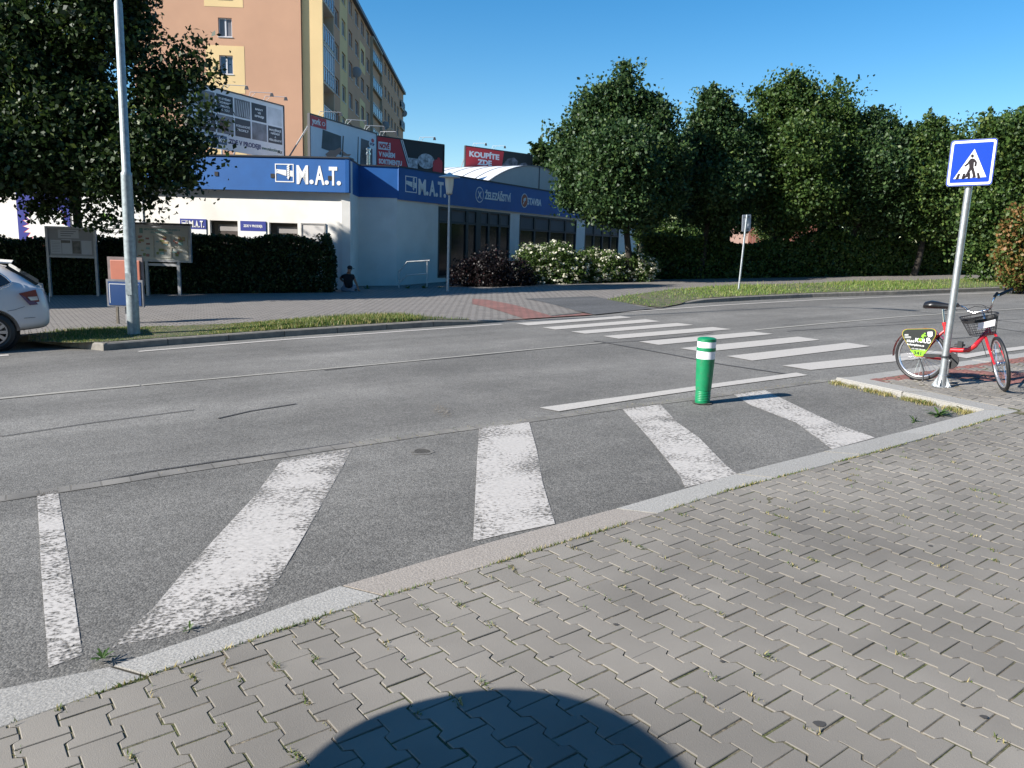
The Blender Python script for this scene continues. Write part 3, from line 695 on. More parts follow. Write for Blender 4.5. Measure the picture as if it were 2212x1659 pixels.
def bush(name,label,cat,lobes,n,size,m,group=None,clump=.14,per=20,zmin=True,shell=(.55,1.),extra=None,up=None):
    c = np.mean([l[0] for l in lobes],0); b=(c[0],c[1],gz(c[0],c[1]))
    t = root(name,b,label,cat,group); pts,cl = crown_pts(lobes,n,clump,shell,per)
    g_ = np.array([gz(p[0],p[1],.03) for p in pts]); pts = pts[pts[:,2]>g_]
    leaves('foliage',pts,size,m,t,up=up)
    mb = MB()
    for i in RNG.choice(len(cl),min(14,len(cl)),replace=False):
        e = cl[i]; s = np.array([c[0]+RNG.normal(0,.15),c[1]+RNG.normal(0,.12),b[2]-.02]); mb.tube([s,(s+e)/2+RNG.normal(0,.08,3),e],[.02,.014,.005],5)
    mb.build('stem',m_bark,t)
    if extra: extra(t,pts,lobes)
    return t
def hedge(name,label,a_,b_,h0,thick,n,size,m,round_end=True,und=0.):
    a_,b_ = np.array(a_),np.array(b_); d_ = b_-a_; Ln = np.linalg.norm(d_); d_/=Ln; nn = np.array([-d_[1],d_[0]])
    c = (a_+b_)/2; base_=(c[0],c[1],gz(*c)); t = root(name,base_,label,'hedge')
    pts=[]; 
    def H_(s):
        k = 1.
        if s>Ln-1.7: k = math.sqrt(max(0,1-((s-Ln+1.7)/1.7)**2))*.62+.38
        return h0*k*(1+.03*math.sin(s*1.7)+.02*math.sin(s*4.1+1)+und*(math.sin(s*.9)+.6*math.sin(s*2.3+.5)))
    while len(pts)<n:
        s = RNG.uniform(0,Ln); z = RNG.uniform(0,1); q = RNG.uniform(0,1); r_ = RNG.random(); hh = H_(s)
        if r_<.5: q = abs(RNG.normal(0,.09))             # front
        elif r_<.78: z = 1-abs(RNG.normal(0,.05))        # top
        elif r_<.88: q = 1-abs(RNG.normal(0,.09))        # back
        elif r_<.95: s = Ln-abs(RNG.normal(0,.15))-.4*abs(2*z-1)**2*.5  # end
        p = a_+d_*s+nn*q*thick
        pts.append((p[0],p[1],gz(p[0],p[1])+z*hh+RNG.normal(0,.035)))
    leaves('foliage',pts,size,m,t)
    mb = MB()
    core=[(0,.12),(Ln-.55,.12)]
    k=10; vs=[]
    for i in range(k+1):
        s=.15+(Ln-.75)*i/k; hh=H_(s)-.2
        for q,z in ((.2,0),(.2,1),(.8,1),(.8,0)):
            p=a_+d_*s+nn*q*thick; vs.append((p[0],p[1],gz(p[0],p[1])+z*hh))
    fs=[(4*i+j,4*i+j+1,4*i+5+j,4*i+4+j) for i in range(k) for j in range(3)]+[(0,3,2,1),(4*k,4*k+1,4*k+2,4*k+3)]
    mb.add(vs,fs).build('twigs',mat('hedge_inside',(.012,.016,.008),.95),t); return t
hedge('clipped_hedge','long dark clipped hedge with rounded end in front of the store wall',(-19.,26.15),(-6.08,26.35),1.98,.75,35000,.075,m_hedge)
hedge('clipped_hedge','dark hedge under the maples behind the right grass verge',(5.3,33.6),(24,36.5),1.75,1.3,36000,.10,m_maple2,und=.13)
m_purple = mat_leaf('purple_leaf',(.004,.002,.002),(.009,.0035,.004),(.05,.013,.012),.93,trans=.1)
bush('purple_shrub','rounded dark purple shrub right of the garden lamp','shrub',L(29.8,(1008,592,38,0),(1062,582,48,0),(1115,592,38,0),(1060,610,42,-.3),(1000,612,28,0),(1125,612,30,0)),15000,.055,m_purple)
m_fl = mat_leaf('shrub_leaf',(.03,.06,.012),(.07,.12,.022),(.12,.17,.04),.8)
m_flower = mat_leaf('white_blossom',(.62,.60,.46),(.74,.72,.58),None,trans=.15)
def flowers(k):
    def f(t,pts,lobes):
        c,cl = crown_pts(lobes,k*22,.05,(.93,1.05),11); gg = np.array([gz(p[0],p[1],.12) for p in c]); c = c[c[:,2]>gg]
        o = leaves('blossom',c,.06,m_flower,t,up=.5)
    return f
bush('flowering_shrub','white flowering shrub just right of the purple shrub','shrub',L(31.2,(1150,565,40,0),(1200,560,44,0),(1235,580,38,0),(1165,595,42,0),(1215,600,40,0)),14000,.06,m_fl,'white flowering shrubs',extra=flowers(170))
bush('flowering_shrub','middle white flowering shrub in front of the display windows','shrub',L(31.8,(1275,572,38,0),(1305,575,38,0),(1290,600,38,0),(1325,598,28,0)),10000,.06,m_fl,'white flowering shrubs',extra=flowers(130))
bush('flowering_shrub','rightmost white flowering shrub, next to the dark hedge','shrub',L(32.2,(1365,575,34,0),(1395,580,26,0),(1372,602,32,0)),8000,.06,m_fl,'white flowering shrubs',extra=flowers(110))
bush('leafy_shrub','bright green sunlit shrub top above the dark hedge left of a trunk','shrub',L(38.5,(1400,512,28,0),(1445,508,34,0),(1490,512,26,0),(1440,535,40,0)),7000,.09,m_maple2)
m_orange = mat_leaf('orange_leaf',(.04,.08,.015),(.09,.12,.025),(.22,.115,.04),.55)
bush('orange_shrub','tall bush with orange tinted leaves on the grass at the right edge','shrub',L(24.5,(2196,500,34,0),(2215,470,34,0),(2188,555,34,0),(2225,550,60,0),(2205,590,40,0),(2250,500,50,0)),17000,.075,m_orange)

# ================================================================== GRASS AND WEEDS (uncountable)
m_grass = mat_leaf('grass_blade',(.06,.115,.018),(.13,.19,.035),(.38,.32,.13),.66,trans=.35)
m_grass_y = mat_leaf('grass_blade_yellow',(.10,.18,.03),(.17,.25,.045),(.36,.33,.13),.76,trans=.35)
m_weed = mat_leaf('joint_weed',(.05,.11,.02),(.13,.17,.04),(.42,.34,.15),.6,trans=.3)
def blades(name, pts, h, wd, m, lean=.45, label=None, cat='grass'):
    pts = np.asarray(pts,float); n=len(pts); a=RNG.uniform(0,2*np.pi,n); hh=(h if np.ndim(h) else np.full(n,h))*RNG.uniform(.45,1.3,n)
    dx=np.stack([np.cos(a),np.sin(a),np.zeros(n)],1); la=RNG.uniform(0,2*np.pi,n); ln=np.stack([np.cos(la),np.sin(la),np.zeros(n)],1)*(lean*RNG.uniform(.1,1.2,n)*hh)[:,None]
    w_ = (wd*RNG.uniform(.6,1.3,n))[:,None]; up=np.zeros((n,3)); up[:,2]=hh
    v=np.stack([pts-dx*w_/2,pts+dx*w_/2,pts+dx*w_*.35+up*.55+ln*.35,pts-dx*w_*.35+up*.55+ln*.35,pts+up+ln],1).reshape(-1,3)
    i=np.arange(n)*5; me=bpy.data.meshes.new(name); me.vertices.add(5*n); me.vertices.foreach_set('co',v.ravel())
    lp=np.stack([i,i+1,i+2,i+3,i+3,i+2,i+4],1).ravel(); me.loops.add(7*n); me.loops.foreach_set('vertex_index',lp); me.polygons.add(2*n)
    ls=np.stack([np.arange(n)*7,np.arange(n)*7+4],1).ravel(); lt=np.tile([4,3],n); me.polygons.foreach_set('loop_start',ls); me.polygons.foreach_set('loop_total',lt)
    me.materials.append(m); me.update(calc_edges=True); o=bpy.data.objects.new(name,me); COL.objects.link(o); o['kind']='stuff'
    if label: o['label']=label; o['category']=cat
    return o
def scatter(P_, n, hfun):
    P_=[np.array(p[:2]) for p in P_]; xs_=[p[0] for p in P_]; ys_=[p[1] for p in P_]; out=[]
    while len(out)<n:
        x=RNG.uniform(min(xs_),max(xs_)); y=RNG.uniform(min(ys_),max(ys_))
        if inpoly(x,y,P_): out.append((x,y,gz(x,y,hfun(x,y))))
    return out
kin = strip(FKall,.16,.16)[:len(FKall)]
lb = [G(x,y,.12)[:2] for x,y in [(110,716),(250,709),(486,700),(730,686),(880,681),(1010,685)]]
lgP = [G(60,737,.12)[:2],G(160,741,.12)[:2]]+[kin[0]+np.array([.05,.1])]+kin[1:7]+lb[::-1]+[G(60,722,.12)[:2]]
sheet('verge', lgP, lambda x,y: hf(x,y)+.006, m_soil, grid=1.)
pts = scatter(lgP,30000,lambda x,y:hf(x,y)); hs_ = np.array([.065+.055*(math.sin(p[0]*1.3)+math.sin(p[0]*.5+2))/2 for p in pts])
keep = np.array([math.sin(p[0]*2.1+p[1]*1.2)+math.sin(p[0]*.9)+RNG.normal(0,.7)>-.75 for p in pts])
blades('verge_grass', np.array(pts)[keep], hs_[keep], .012, m_grass, label='strip of green grass along the far kerb', cat='grass')
rbk = [G(x,y,.12)[:2] for x,y in [(1310,646),(1349,639),(1452,625),(1608,616),(1728,612.7),(1890,607.4),(2140,602),(2230,600)]]
rgP = [G(1355,652,.1)[:2],G(1430.8,659.0,.08)[:2]]+kin[12:len(FKall)-4]+[np.array([40.,44.])]+rbk[::-1]
sheet('verge', rgP, lambda x,y: hf(x,y)+.006, m_soil, grid=1.)
pts = scatter(rgP,60000,lambda x,y:hf(x,y)); pts=np.array(pts); 
hs_ = np.array([.06+.03*math.sin(p[0]*1.1)+(.1 if RNG.random()<.05 else 0) for p in pts])
blades('verge_grass', pts, hs_, .016, m_grass_y, label='sunlit yellow green grass verge on the right', cat='grass')
# weeds in the kerb and paver joints
wp=[]
for i in range(len(NKp)-1):
    a_,b_=NKp[i],NKp[i+1]; Ls=np.linalg.norm(b_-a_)
    for k in range(int(Ls*420)):
        p=a_+(b_-a_)*RNG.random(); 
        if math.sin(p[0]*5)+math.sin(p[0]*13+1)+RNG.normal(0,.7)<-.2: continue
        d_=(b_-a_)/Ls; p=p+np.array([d_[1],-d_[0]])*abs(RNG.normal(.004,.009)); wp.append((p[0],p[1],gz(p[0],p[1],HK-.006)))
blades('kerb_weeds', wp, .022, .006, m_weed, .9, 'thin line of moss and weeds between kerb and pavers','weeds')
wp=[]
for i in range(-60,160):
    for j in range(-70,70):
        c = U*((i+.5)*.14)+Vv*((j+.25)*.2)+np.array([-.02,2.92])
        if c[1]<1.6 or c[1]>9 or c[0]>6.5 or not inpoly(c[0],c[1],paveP): continue
        dk=min(np.linalg.norm(c-(e[0]+e[2]*min(np.linalg.norm(e[1]-e[0]),max(0,(c-e[0])@e[2])))) for e in edges[:len(NKp)-2])
        if RNG.random()>.75*math.exp(-dk/.75)*(1 if c[0]<3 else .4)+.06: continue
        k = RNG.integers(6,34) if RNG.random()<.5 else 5; c = c+Vv*RNG.uniform(-.09,.09)
        for _ in range(k): q=c+RNG.normal(0,.007,2)+Vv*RNG.normal(0,.02); wp.append((q[0],q[1],gz(q[0],q[1],sink(q[0],q[1])-.008)))
blades('paver_weeds', wp, .02, .006, m_weed, .9, 'small dry weeds growing in the paver joints','weeds')
m_dry = mat_leaf('dry_weed',(.20,.19,.06),(.42,.34,.15),(.10,.16,.03),.75,trans=.3)
wp=[]
for k in range(2600):
    t=RNG.random(); p=side_in[0]*(1-t)+side_in[2]*t; d_=(side_in[0]-side_in[2]); d_/=np.linalg.norm(d_); nrm=np.array([-d_[1],d_[0]])
    sgn=-1 if (np.array([0,6])-side_in[1])@nrm<0 else 1
    if math.sin(t*21)+math.sin(t*47)+RNG.normal(0,.8)<-.5: continue
    p=p+nrm*sgn*abs(RNG.normal(.03,.05)); wp.append((p[0],p[1],gz(p[0],p[1],0)))
blades('gutter_weeds', wp, .045, .006, m_dry, .9, 'dry yellow weeds along the notch kerb below the crosswalk sign','weeds')
wp=[]
for k in range(1500):
    t=RNG.uniform(.05,1); L_=len(bayline); s=t*(L_-1); i=min(int(s),L_-2); p=bayline[i]*(1-(s-i))+bayline[i+1]*(s-i)
    if i<5 and RNG.random()<.9: continue
    p=p+RNG.normal(0,.05,2); wp.append((p[0],p[1],gz(p[0],p[1],.004)))
blades('gutter_weeds', wp, .012, .004, m_weed, .9, 'sparse weeds in the row of gutter setts','weeds')
# rosette weeds that can be told apart
m_dand = mat_leaf('dandelion_leaf',(.04,.09,.02),(.08,.14,.03),None,trans=.3)
def rosette(c, n, ln, label, cat='weed', h=.35):
    mb=MB()
    for k in range(n):
        a=2*math.pi*k/n+RNG.uniform(-.3,.3); el=RNG.uniform(.25,h*2.4); l_=ln*RNG.uniform(.7,1.2); d_=np.array([math.cos(a),math.sin(a)]); q=np.array([-d_[1],d_[0]]); prev=None
        sp=[(0,.15),(.25,.5),(.5,.85),(.62,.5),(.78,.75),(1,.05)]; vs=[]
        for s,wf in sp:
            r_=l_*s*math.cos(el); z=l_*s*math.sin(el)-.25*l_*s*s; wd=ln*.13*wf
            for sg in (-1,1): vs.append((c[0]+d_[0]*r_+q[0]*sg*wd,c[1]+d_[1]*r_+q[1]*sg*wd,c[2]+z+.003))
        mb.add(vs,[(2*i,2*i+1,2*i+3,2*i+2) for i in range(5)])
    o=mb.build('weed_plant',m_dand); rebase(o,c); return tag(o,label,cat)
rosette(G(2028,898),20,.14,'leafy weed clump in the notch corner below the bicycle')
rosette(G(2072,886),14,.13,'toothed dandelion leaves spreading over the notch kerb corner')
rosette(G(1990,872),12,.10,'small green weed tuft halfway along the notch kerb')
rosette(G(1852,830),12,.09,'low weed at the far tip of the notch kerb')
rosette(G(1975,912),8,.09,'thin pale weed standing on the bay asphalt near the corner',h=.55)
rosette(G(222,1424,.02),14,.055,'green weed against the kerb stone at the lower left')
rosette(G(410,1362),6,.05,'single light green blade tuft by the kerb near the wide diagonal stripe',h=.55)

# ================================================================== STORE
F0 = np.array([-5.83,28.0,0]); Fi = np.array([-6.0,30.5,0]); Ao = np.array([-4.55,30.6,0])
ZT,ZB = 2.74,1.60; ZG=-2.9
azA=61.; azB=-5.
st = root('hardware_store',(-6,30,gz(-6,30)),'low cream hardware store with blue fascia and M.A.T. lettering','shop building')
FA = frame(Ao,azA); 
FB_ = frame(np.array([-5.87,28.26,0]),azB)      # u negative towards the left
# walls
wl = MB()
Wc = np.array([-5.87,28.26]); wall_pts=[Wc]; dB = dirv(175)[:2]; dA = dirv(61)[:2]; nAin = dirv(151)[:2]
p_i = np.array([-6.03,30.55]); p_o = Ao[:2]+nAin*.03
pA = p_o+dA*2.76
far_end = p_o+dA*26
foot = [Wc+dB*22, Wc, p_i, p_o, far_end, far_end+nAin*20, Wc+dB*22+np.array([0,30])]
# wall up to facade openings: solid block slightly recessed behind the glazing, with piers in front
def wallseg(mb,a_,b_,z0,z1,t=.3,out=1):
    d_=(b_-a_); n_=np.array([-d_[1],d_[0]])/np.linalg.norm(d_)*t
    c_=[a_,b_,b_+n_,a_+n_]
    mb.add([(q[0],q[1],z0) for q in c_]+[(q[0],q[1],z1) for q in c_],[(3,2,1,0),(4,5,6,7),(0,1,5,4),(1,2,6,5),(2,3,7,6),(3,0,4,7)])
# left face openings (u from corner, negative to the left): recessed windows w0, x0
ops=[(-5.14,-4.11,-.9,.53),(-2.95,-1.91,-.9,.51)]
cuts=[-22.]; 
def lw(u0,u1,z0,z1): wallseg(wl, Wc-dB*u0, Wc-dB*u1, z0,z1,.3)
u=-22.
for (a_,b_,z0,z1) in ops:
    lw(u,a_,ZG,ZT-.05); lw(a_,b_,z1,ZT-.05); lw(a_,b_,ZG,z0); u=b_
lw(u,0,ZG,ZT-.05)
wallseg(wl,Wc+np.array([-.001,.001]),p_i,ZG,ZT-.05); wallseg(wl,p_i,p_o,ZG,ZT-.05)
def aw(s0,s1,z0,z1): wallseg(wl,p_o+dA*s0,p_o+dA*s1,z0,z1,.3)
aw(0,2.76,ZG,ZT-.05)
BAYS=[(2.76,8.75),(9.70,16.3),(17.5,22.7)]
ZW0,ZW1=-1.46,1.45
aw(8.75,9.70,ZG,ZT-.05); aw(16.3,17.5,ZG,ZT-.05); aw(22.7,26,ZG,ZT-.05)
for s0,s1 in BAYS: aw(s0,s1,ZG,ZW0); aw(s0,s1,ZW1,ZT-.05)
wallseg(wl,far_end,far_end+nAin*22,ZG,ZT-.05); 
wl.build('wall',m_white_wall,st)
rf=MB(); rp=[Wc+dB*21.9+np.array([0,.1]),Wc+np.array([-.1,.1]),p_i+np.array([-.1,.1]),p_o+nAin*.2,far_end+nAin*.2,far_end+nAin*21,Wc+dB*22+np.array([0,30])]
rf.add([(p[0],p[1],ZT-.12) for p in rp],[tuple(range(len(rp)))]); rf.build('roof',mat('roof_felt',(.08,.08,.085),.9,var=.2,scale=2),st)
inn=MB()
for s0,s1 in BAYS: wallseg(inn,p_o+dA*s0+nAin*1.6,p_o+dA*s1+nAin*1.6,ZG,ZW1,.1)
for (a_,b_,z0,z1) in ops: wallseg(inn, Wc-dB*a_+np.array([.02,.45]), Wc-dB*b_+np.array([.02,.45]), z0-.1,z1+.1,.05)
build_split(inn,'shop_interior',mat('shop_interior',(.035,.035,.035),.9),st)
# fascias
fs_=MB(); W0=.24
fB=frame((Wc[0],Wc[1],0),azB); fA=frame((Ao[0],Ao[1],0),azA)
fs_.fbox(fB,-22,0.03,ZB,ZT,.002,W0)
c_=fB(0.03,0,W0)
wallseg(fs_, np.array(fB(.03,0,W0-.001)[:2]), p_i+np.array([.03,-.03]), ZB,ZT,.12)
wallseg(fs_, p_i+np.array([.03,-.04]), Ao[:2], ZB,ZT,.035)
fs_.fbox(fA,0.0,27,ZB-.05,ZT,-.02,.035)
fas=fs_.build('fascia',m_blue,st)
cap=MB(); cap.fbox(fB,-22,.06,ZT+.002,ZT+.05,-.3,W0+.04); wallseg(cap,np.array(fB(.06,0,W0)[:2]),p_i+np.array([.06,-.06]),ZT+.003,ZT+.049,.2); wallseg(cap,p_i+np.array([.05,-.07]),Ao[:2]+np.array([.03,-.04]),ZT+.002,ZT+.048,.2); cap.fbox(fA,-.03,27,ZT+.002,ZT+.05,-.3,.07)
cap.build('parapet_cap',mat('cap_sheet',(.035,.04,.05),.5,metal=.3),st)
trim=MB(); trim.fbox(fA,2.7,22.8,ZB-.075,ZB-.052,0,.05); trim.build('fascia_trim',mat('trim_alu',(.3,.32,.34),.5,metal=.6),st)
# lettering
def circle(cx,cy,r,n=24): return [(cx+r*math.cos(2*math.pi*k/n),cy+r*math.sin(2*math.pi*k/n)) for k in range(n)]
def logo(F,u0,u1,v0,v1,w_):
    """white framed square with a saw and a drill bit"""
    m=MB(); W=u1-u0; H=v1-v0; t=.035*W/.7
    m.fbox(F,u0,u1,v0,v0+t,w_,w_+.01); m.fbox(F,u0,u1,v1-t,v1,w_,w_+.01); m.fbox(F,u0,u0+t,v0+t,v1-t,w_,w_+.01); m.fbox(F,u1-t,u1,v0+t,v1-t,w_,w_+.01)
    X=lambda a,b:(u0+W*a,v0+H*b)
    saw=[X(.07,.70),X(.60,.66)]+[X(.60,.34)]
    for k in range(9): saw += [X(.58-.055*k,.37+.018*k),X(.555-.055*k,.33+.018*k)]
    saw += [X(.07,.47)]
    m.fpoly(F,saw,w_,w_+.01)
    m.fpoly(F,[X(.80,.64),X(.94,.63),X(.94,.30),X(.80,.33)],w_,w_+.01)
    bit=MB()
    for k in range(6): b=.88-.115*k; m.fpoly(F,[X(.63,b-.05),X(.66,b+.02),X(.77,b+.08),X(.78,b+.02),X(.75,b-.03),X(.64,b-.08)],w_+.006,w_+.018)
    m.fpoly(F,[X(.64,.24),X(.77,.28),X(.71,.14)],w_+.006,w_+.018)
    hole=circle(u0+W*.14,v0+H*.61,.025*W,10)
    return m,hole
def matsign(F,lg,letters,dots,w_,dr,bold=.05,mt=None,par=None,nm='lettering'):
    u0,u1,v0,v1=lg; m,hole=logo(F,u0,u1,v0,v1,w_)
    parts=[m]
    for ch,a_,b_,v0_,h_ in letters: parts.append(text(F,ch,a_,v0_,h_,w_,bold=.03,depth=.012,wid=b_-a_))
    dm=MB()
    for cx,cy in dots: dm.fpoly(F,circle(cx,cy,dr),w_,w_+.012)
    parts.append(dm); o=merge(*parts).build(nm,mt or m_white,par)
    h2=MB().fpoly(F,hole,w_+.01,w_+.0125).build('logo_hole',m_blue,par); h2.parent=o
    return o
wb=W0+.002; du=.03
k_=.985
matsign(fB,(-2.66*k_+du,-1.98*k_+du,1.90,2.52),[('M',-1.88*k_+du,-1.46*k_+du,1.87,.63),('A',-1.22*k_+du,-.87*k_+du,1.86,.63),('T',-.71*k_+du,-.41*k_+du,1.85,.62)],[(-1.34*k_+du,1.93),(-.79*k_+du,1.92),(-.355*k_+du,1.91)],wb,.075,.045,par=fas)
matsign(fA,(.42,1.16,1.86,2.47),[('M',1.27,1.76,1.84,.60),('A',2.0,2.43,1.84,.60),('T',2.6,3.0,1.84,.60)],[(1.86,1.9),(2.52,1.89),(3.1,1.89)],.037,.08,.045,par=fas)
z_t=text(fA,'ŽELEZÁŘSTVÍ',6.27,1.98,.32,.037,bold=.035,depth=.01,wid=2.36); z_s=text(fA,'STAVBA',10.3,1.97,.32,.037,bold=.035,depth=.01,wid=1.5); z_z=text(fA,'ZAHRADA',14.4,1.97,.32,.037,bold=.035,depth=.01,wid=1.9)
merge(z_t,z_s,z_z).build('lettering',m_white,fas)
def ring(F,cx,cy,r,t,w_,mb): 
    n=28
    for k in range(n):
        a0,a1=2*math.pi*k/n,2*math.pi*(k+1)/n
        mb.fpoly(F,[(cx+r*math.cos(a0),cy+r*math.sin(a0)),(cx+r*math.cos(a1),cy+r*math.sin(a1)),(cx+(r-t)*math.cos(a1),cy+(r-t)*math.sin(a1)),(cx+(r-t)*math.cos(a0),cy+(r-t)*math.sin(a0))],w_,w_+.01)
for cx,colr,nm in ((5.83,(.02,.10,.33),'blue'),(10.0,(.38,.08,.03),'orange'),(14.0,(.03,.2,.08),'green')):
    mb=MB().fpoly(fA,circle(cx,2.12,.31),.036,.041); disc=mb.build('badge',mat('badge_'+nm,colr,.5),fas)
    mb=MB(); ring(fA,cx,2.12,.34,.035,.037,mb)
    mb.fpoly(fA,[(cx-.16,1.97),(cx-.12,1.94),(cx+.15,2.24),(cx+.11,2.28)],.042,.048)
    if nm=='blue': mb.fpoly(fA,[(cx+.16,1.97),(cx+.12,1.94),(cx-.15,2.24),(cx-.11,2.28)],.049,.054)
    else: mb.fpoly(fA,[(cx-.16,2.10),(cx-.1,2.22),(cx+.05,2.26),(cx+.14,2.14)],.049,.054)
    b2=mb.build('badge_ring',m_white,fas); b2.parent=disc
# small vent lights in the left fascia
vm_=MB()
for u_,v_ in ((-4.78,2.13),(-2.75,2.11),(-.70,2.08),(-6.9,2.15)): vm_.fbox(fB,u_,u_+.13,v_-.07,v_+.07,wb-.001,wb+.02)
build_split(vm_,'vent',m_dark,fas)
# display windows
m_teal=mat('window_frame_teal',(.012,.03,.035),.5)
m_pane_top=mat('frosted_pane',(.11,.115,.12),.6,spec=.25,var=.06,scale=1)
m_glass_s=mat('shop_glass',(.014,.018,.02),.12,spec=.35)
def shopwin(s0,s1,mull,top=.84):
    fr=MB(); t=.09; 
    fr.fbox(fA,s0,s1,ZW0,ZW0+t,-.12,-.02); fr.fbox(fA,s0,s1,ZW1-t,ZW1,-.12,-.02); fr.fbox(fA,s0,s0+t,ZW0+t,ZW1-t,-.12,-.02); fr.fbox(fA,s1-t,s1,ZW0+t,ZW1-t,-.12,-.02)
    fr.fbox(fA,s0+t,s1-t,top-.05,top+.05,-.115,-.025)
    for s,w_ in mull: fr.fbox(fA,s-w_,s+w_,ZW0+t,ZW1-t,-.11,-.018)
    o=fr.build('window',m_teal,st)
    MB().fbox(fA,s0+t,s1-t,ZW0+t,top-.05,-.085,-.08).build('pane',m_glass_s,st).parent=o
    MB().fbox(fA,s0+t,s1-t,top+.05,ZW1-t,-.085,-.08).build('pane',m_pane_top,st).parent=o
    return o
shopwin(2.76,8.75,[(3.65,.08),(4.97,.09),(5.9,.2),(6.8,.08),(7.78,.08)])
shopwin(9.70,16.3,[(11.3,.08),(13.,.08),(14.9,.08)],.74)
shopwin(17.5,22.7,[(18.8,.08),(20.1,.08),(21.4,.08)],.7)
# posters behind the glass
for (s0,s1,z0,z1,c) in [(6.2,7.6,-.9,.55,(.14,.13,.02)),(2.95,4.7,-1.2,.6,(.05,.035,.03)),(12.2,14.6,-.9,.5,(.13,.13,.02)),(10.0,11.1,-.6,.5,(.09,.07,.05))]:
    MB().fbox(fA,s0,s1,z0,z1,-.2,-.19).build('poster',mat('poster_%d'%int(s0*10),c,.6,var=.5,scale=2.5),st)
# left face: windows, sign panels, service panel
m_fr=mat('bronze_frame',(.06,.05,.042),.5); m_blind=mat('window_blind',(.30,.28,.27),.7,var=.04,scale=3)
for (a_,b_,z0,z1) in ops:
    fr=MB(); t=.06
    fr.fbox(fB,a_,b_,z0,z0+t,-.2,-.13); fr.fbox(fB,a_,b_,z1-t,z1,-.2,-.13); fr.fbox(fB,a_,a_+t,z0+t,z1-t,-.2,-.13); fr.fbox(fB,b_-t,b_,z0+t,z1-t,-.2,-.13)
    o=fr.build('window',m_fr,st); MB().fbox(fB,a_+t,b_-t,z0+t,z1-t,-.18,-.175).build('pane',mat('bronze_pane',(.09,.075,.07),.3),st).parent=o
    MB().fbox(fB,a_+t+.18,b_-t,z1-.36,z1-.13,-.174,-.165).build('blind',m_blind,st).parent=o
m_sblue=mat('sign_blue',(.03,.045,.26),.5); 
p1=MB().fbox(fB,-6.24,-5.27,.2,.56,0.002,.03).build('sign_panel',m_sblue,st); MB().fbox(fB,-6.24,-5.27,-.5,.198,.002,.028).build('sign_panel',m_white,st)
matsign(fB,(-6.17,-5.93,.26,.5),[('M',-5.89,-5.74,.27,.235),('A',-5.66,-5.55,.27,.235),('T',-5.49,-5.38,.27,.235)],[(-5.70,.29),(-5.52,.29),(-5.355,.29)],.032,.022,.045,par=p1)
for o in p1.children: o.location=(0,0,0)
p2=MB().fbox(fB,-4.0,-3.06,.19,.54,0.002,.03).build('sign_panel',m_sblue,st); MB().fbox(fB,-4.0,-3.06,-.5,.188,.002,.028).build('sign_panel',m_white,st)
text(fB,'ZDE V PRODEJI:',-3.53,.33,.085,.031,bold=.03,align='CENTER',wid=.70).build('lettering',m_white,p2)
dp=MB(); 
for a_,b_,z0,z1 in ((-1.78,-1.73,-1.5,.53),(-.93,-.88,-1.5,.53),(-1.73,-.93,.48,.53)): dp.fbox(fB,a_,b_,z0,z1,.002,.04)
dp.build('door_frame',mat('grey_frame',(.30,.29,.28),.5),st); MB().fbox(fB,-1.73,-.93,-1.5,.48,.002,.02).build('door',mat('door_panel',(.6,.57,.54),.7,var=.04,scale=2),st)
# poster panels far left
pn=MB().fbox(fB,-12.43,-10.42,-1.2,1.45,.003,.04).build('poster_panel',mat('poster_blue',(.022,.03,.24),.45),st)
def star(cx,cy,r0,r1,n=26,ph=0): return [(cx+(r1 if k%2 else r0)*math.cos(math.pi*k/n+ph),cy+(r1 if k%2 else r0)*math.sin(math.pi*k/n+ph)) for k in range(2*n)]
sr=MB().fpoly(fB,star(-11.36,.12,.90,.66),.041,.046).build('starburst',mat('poster_red',(.5,.03,.04),.5),pn)
sr2=MB().fpoly(fB,star(-11.34,.14,.87,.64,26,.03),.047,.052).build('starburst',m_white,pn)
pw=MB().fbox(fB,-10.32,-7.62,-1.2,1.45,.003,.04).build('poster_panel',m_white,st)
ln=MB(); gm=MB()
for k in range(7): 
    a_=-9.3+.28*k; ln.fpoly(fB,[(a_,-.1),(a_+.55,.45),(a_+.59,.45),(a_+.04,-.1)],.041,.044)
for k in range(4): v_=-.05+.15*k; ln.fpoly(fB,[(-9.3,v_),(-7.75,v_+.06),(-7.75,v_+.085),(-9.3,v_+.025)],.045,.048)
for k in range(4): ln.fbox(fB,-9.2+.1*k,-9.13+.1*k,-.42,-.2,.041,.044)
ln.build('line_drawing',mat('ink_grey',(.08,.08,.09),.6),pw)
for c_,r_ in (((-9.05,.55),.15),((-8.85,.5),.12),((-8.1,-.5),.13),((-8.0,-.3),.1)): gm.fpoly(fB,star(c_[0],c_[1],r_,r_*.5,7),.049,.052)
build_split(gm,'leaf_print',mat('print_green',(.2,.42,.06),.6),pw)
# barrel vault skylight on the roof
pg=Ao+np.array([*nAin,0])*2.6
sL=onp(1055,391,pg,azA); sA_=onp(1166,360,pg,azA); dA3=dirv(azA); uL=(sL-pg)@dA3; uA=(sA_-pg)@dA3; zs=sL[2]; za=sA_[2]
hwv=uA-uL; rise=za-zs; Rv=(hwv**2+rise**2)/(2*rise); cz=za-Rv; amax=math.asin(hwv/Rv)
fV=frame(pg,azA); vt=MB(); rb=MB(); n=16; LEN=14.5
arc=[(uA+Rv*math.sin(-amax+2*amax*k/n), cz+Rv*math.cos(-amax+2*amax*k/n)) for k in range(n+1)]
vt.add([fV(u,z,0) for u,z in arc]+[fV(u,z,-LEN) for u,z in arc],[(k,k+1,n+2+k,n+1+k) for k in range(n)])
vt.build('skylight_vault',mat('opal_sheet',(.70,.71,.72),.35,var=.03,scale=2),st,smooth=True)
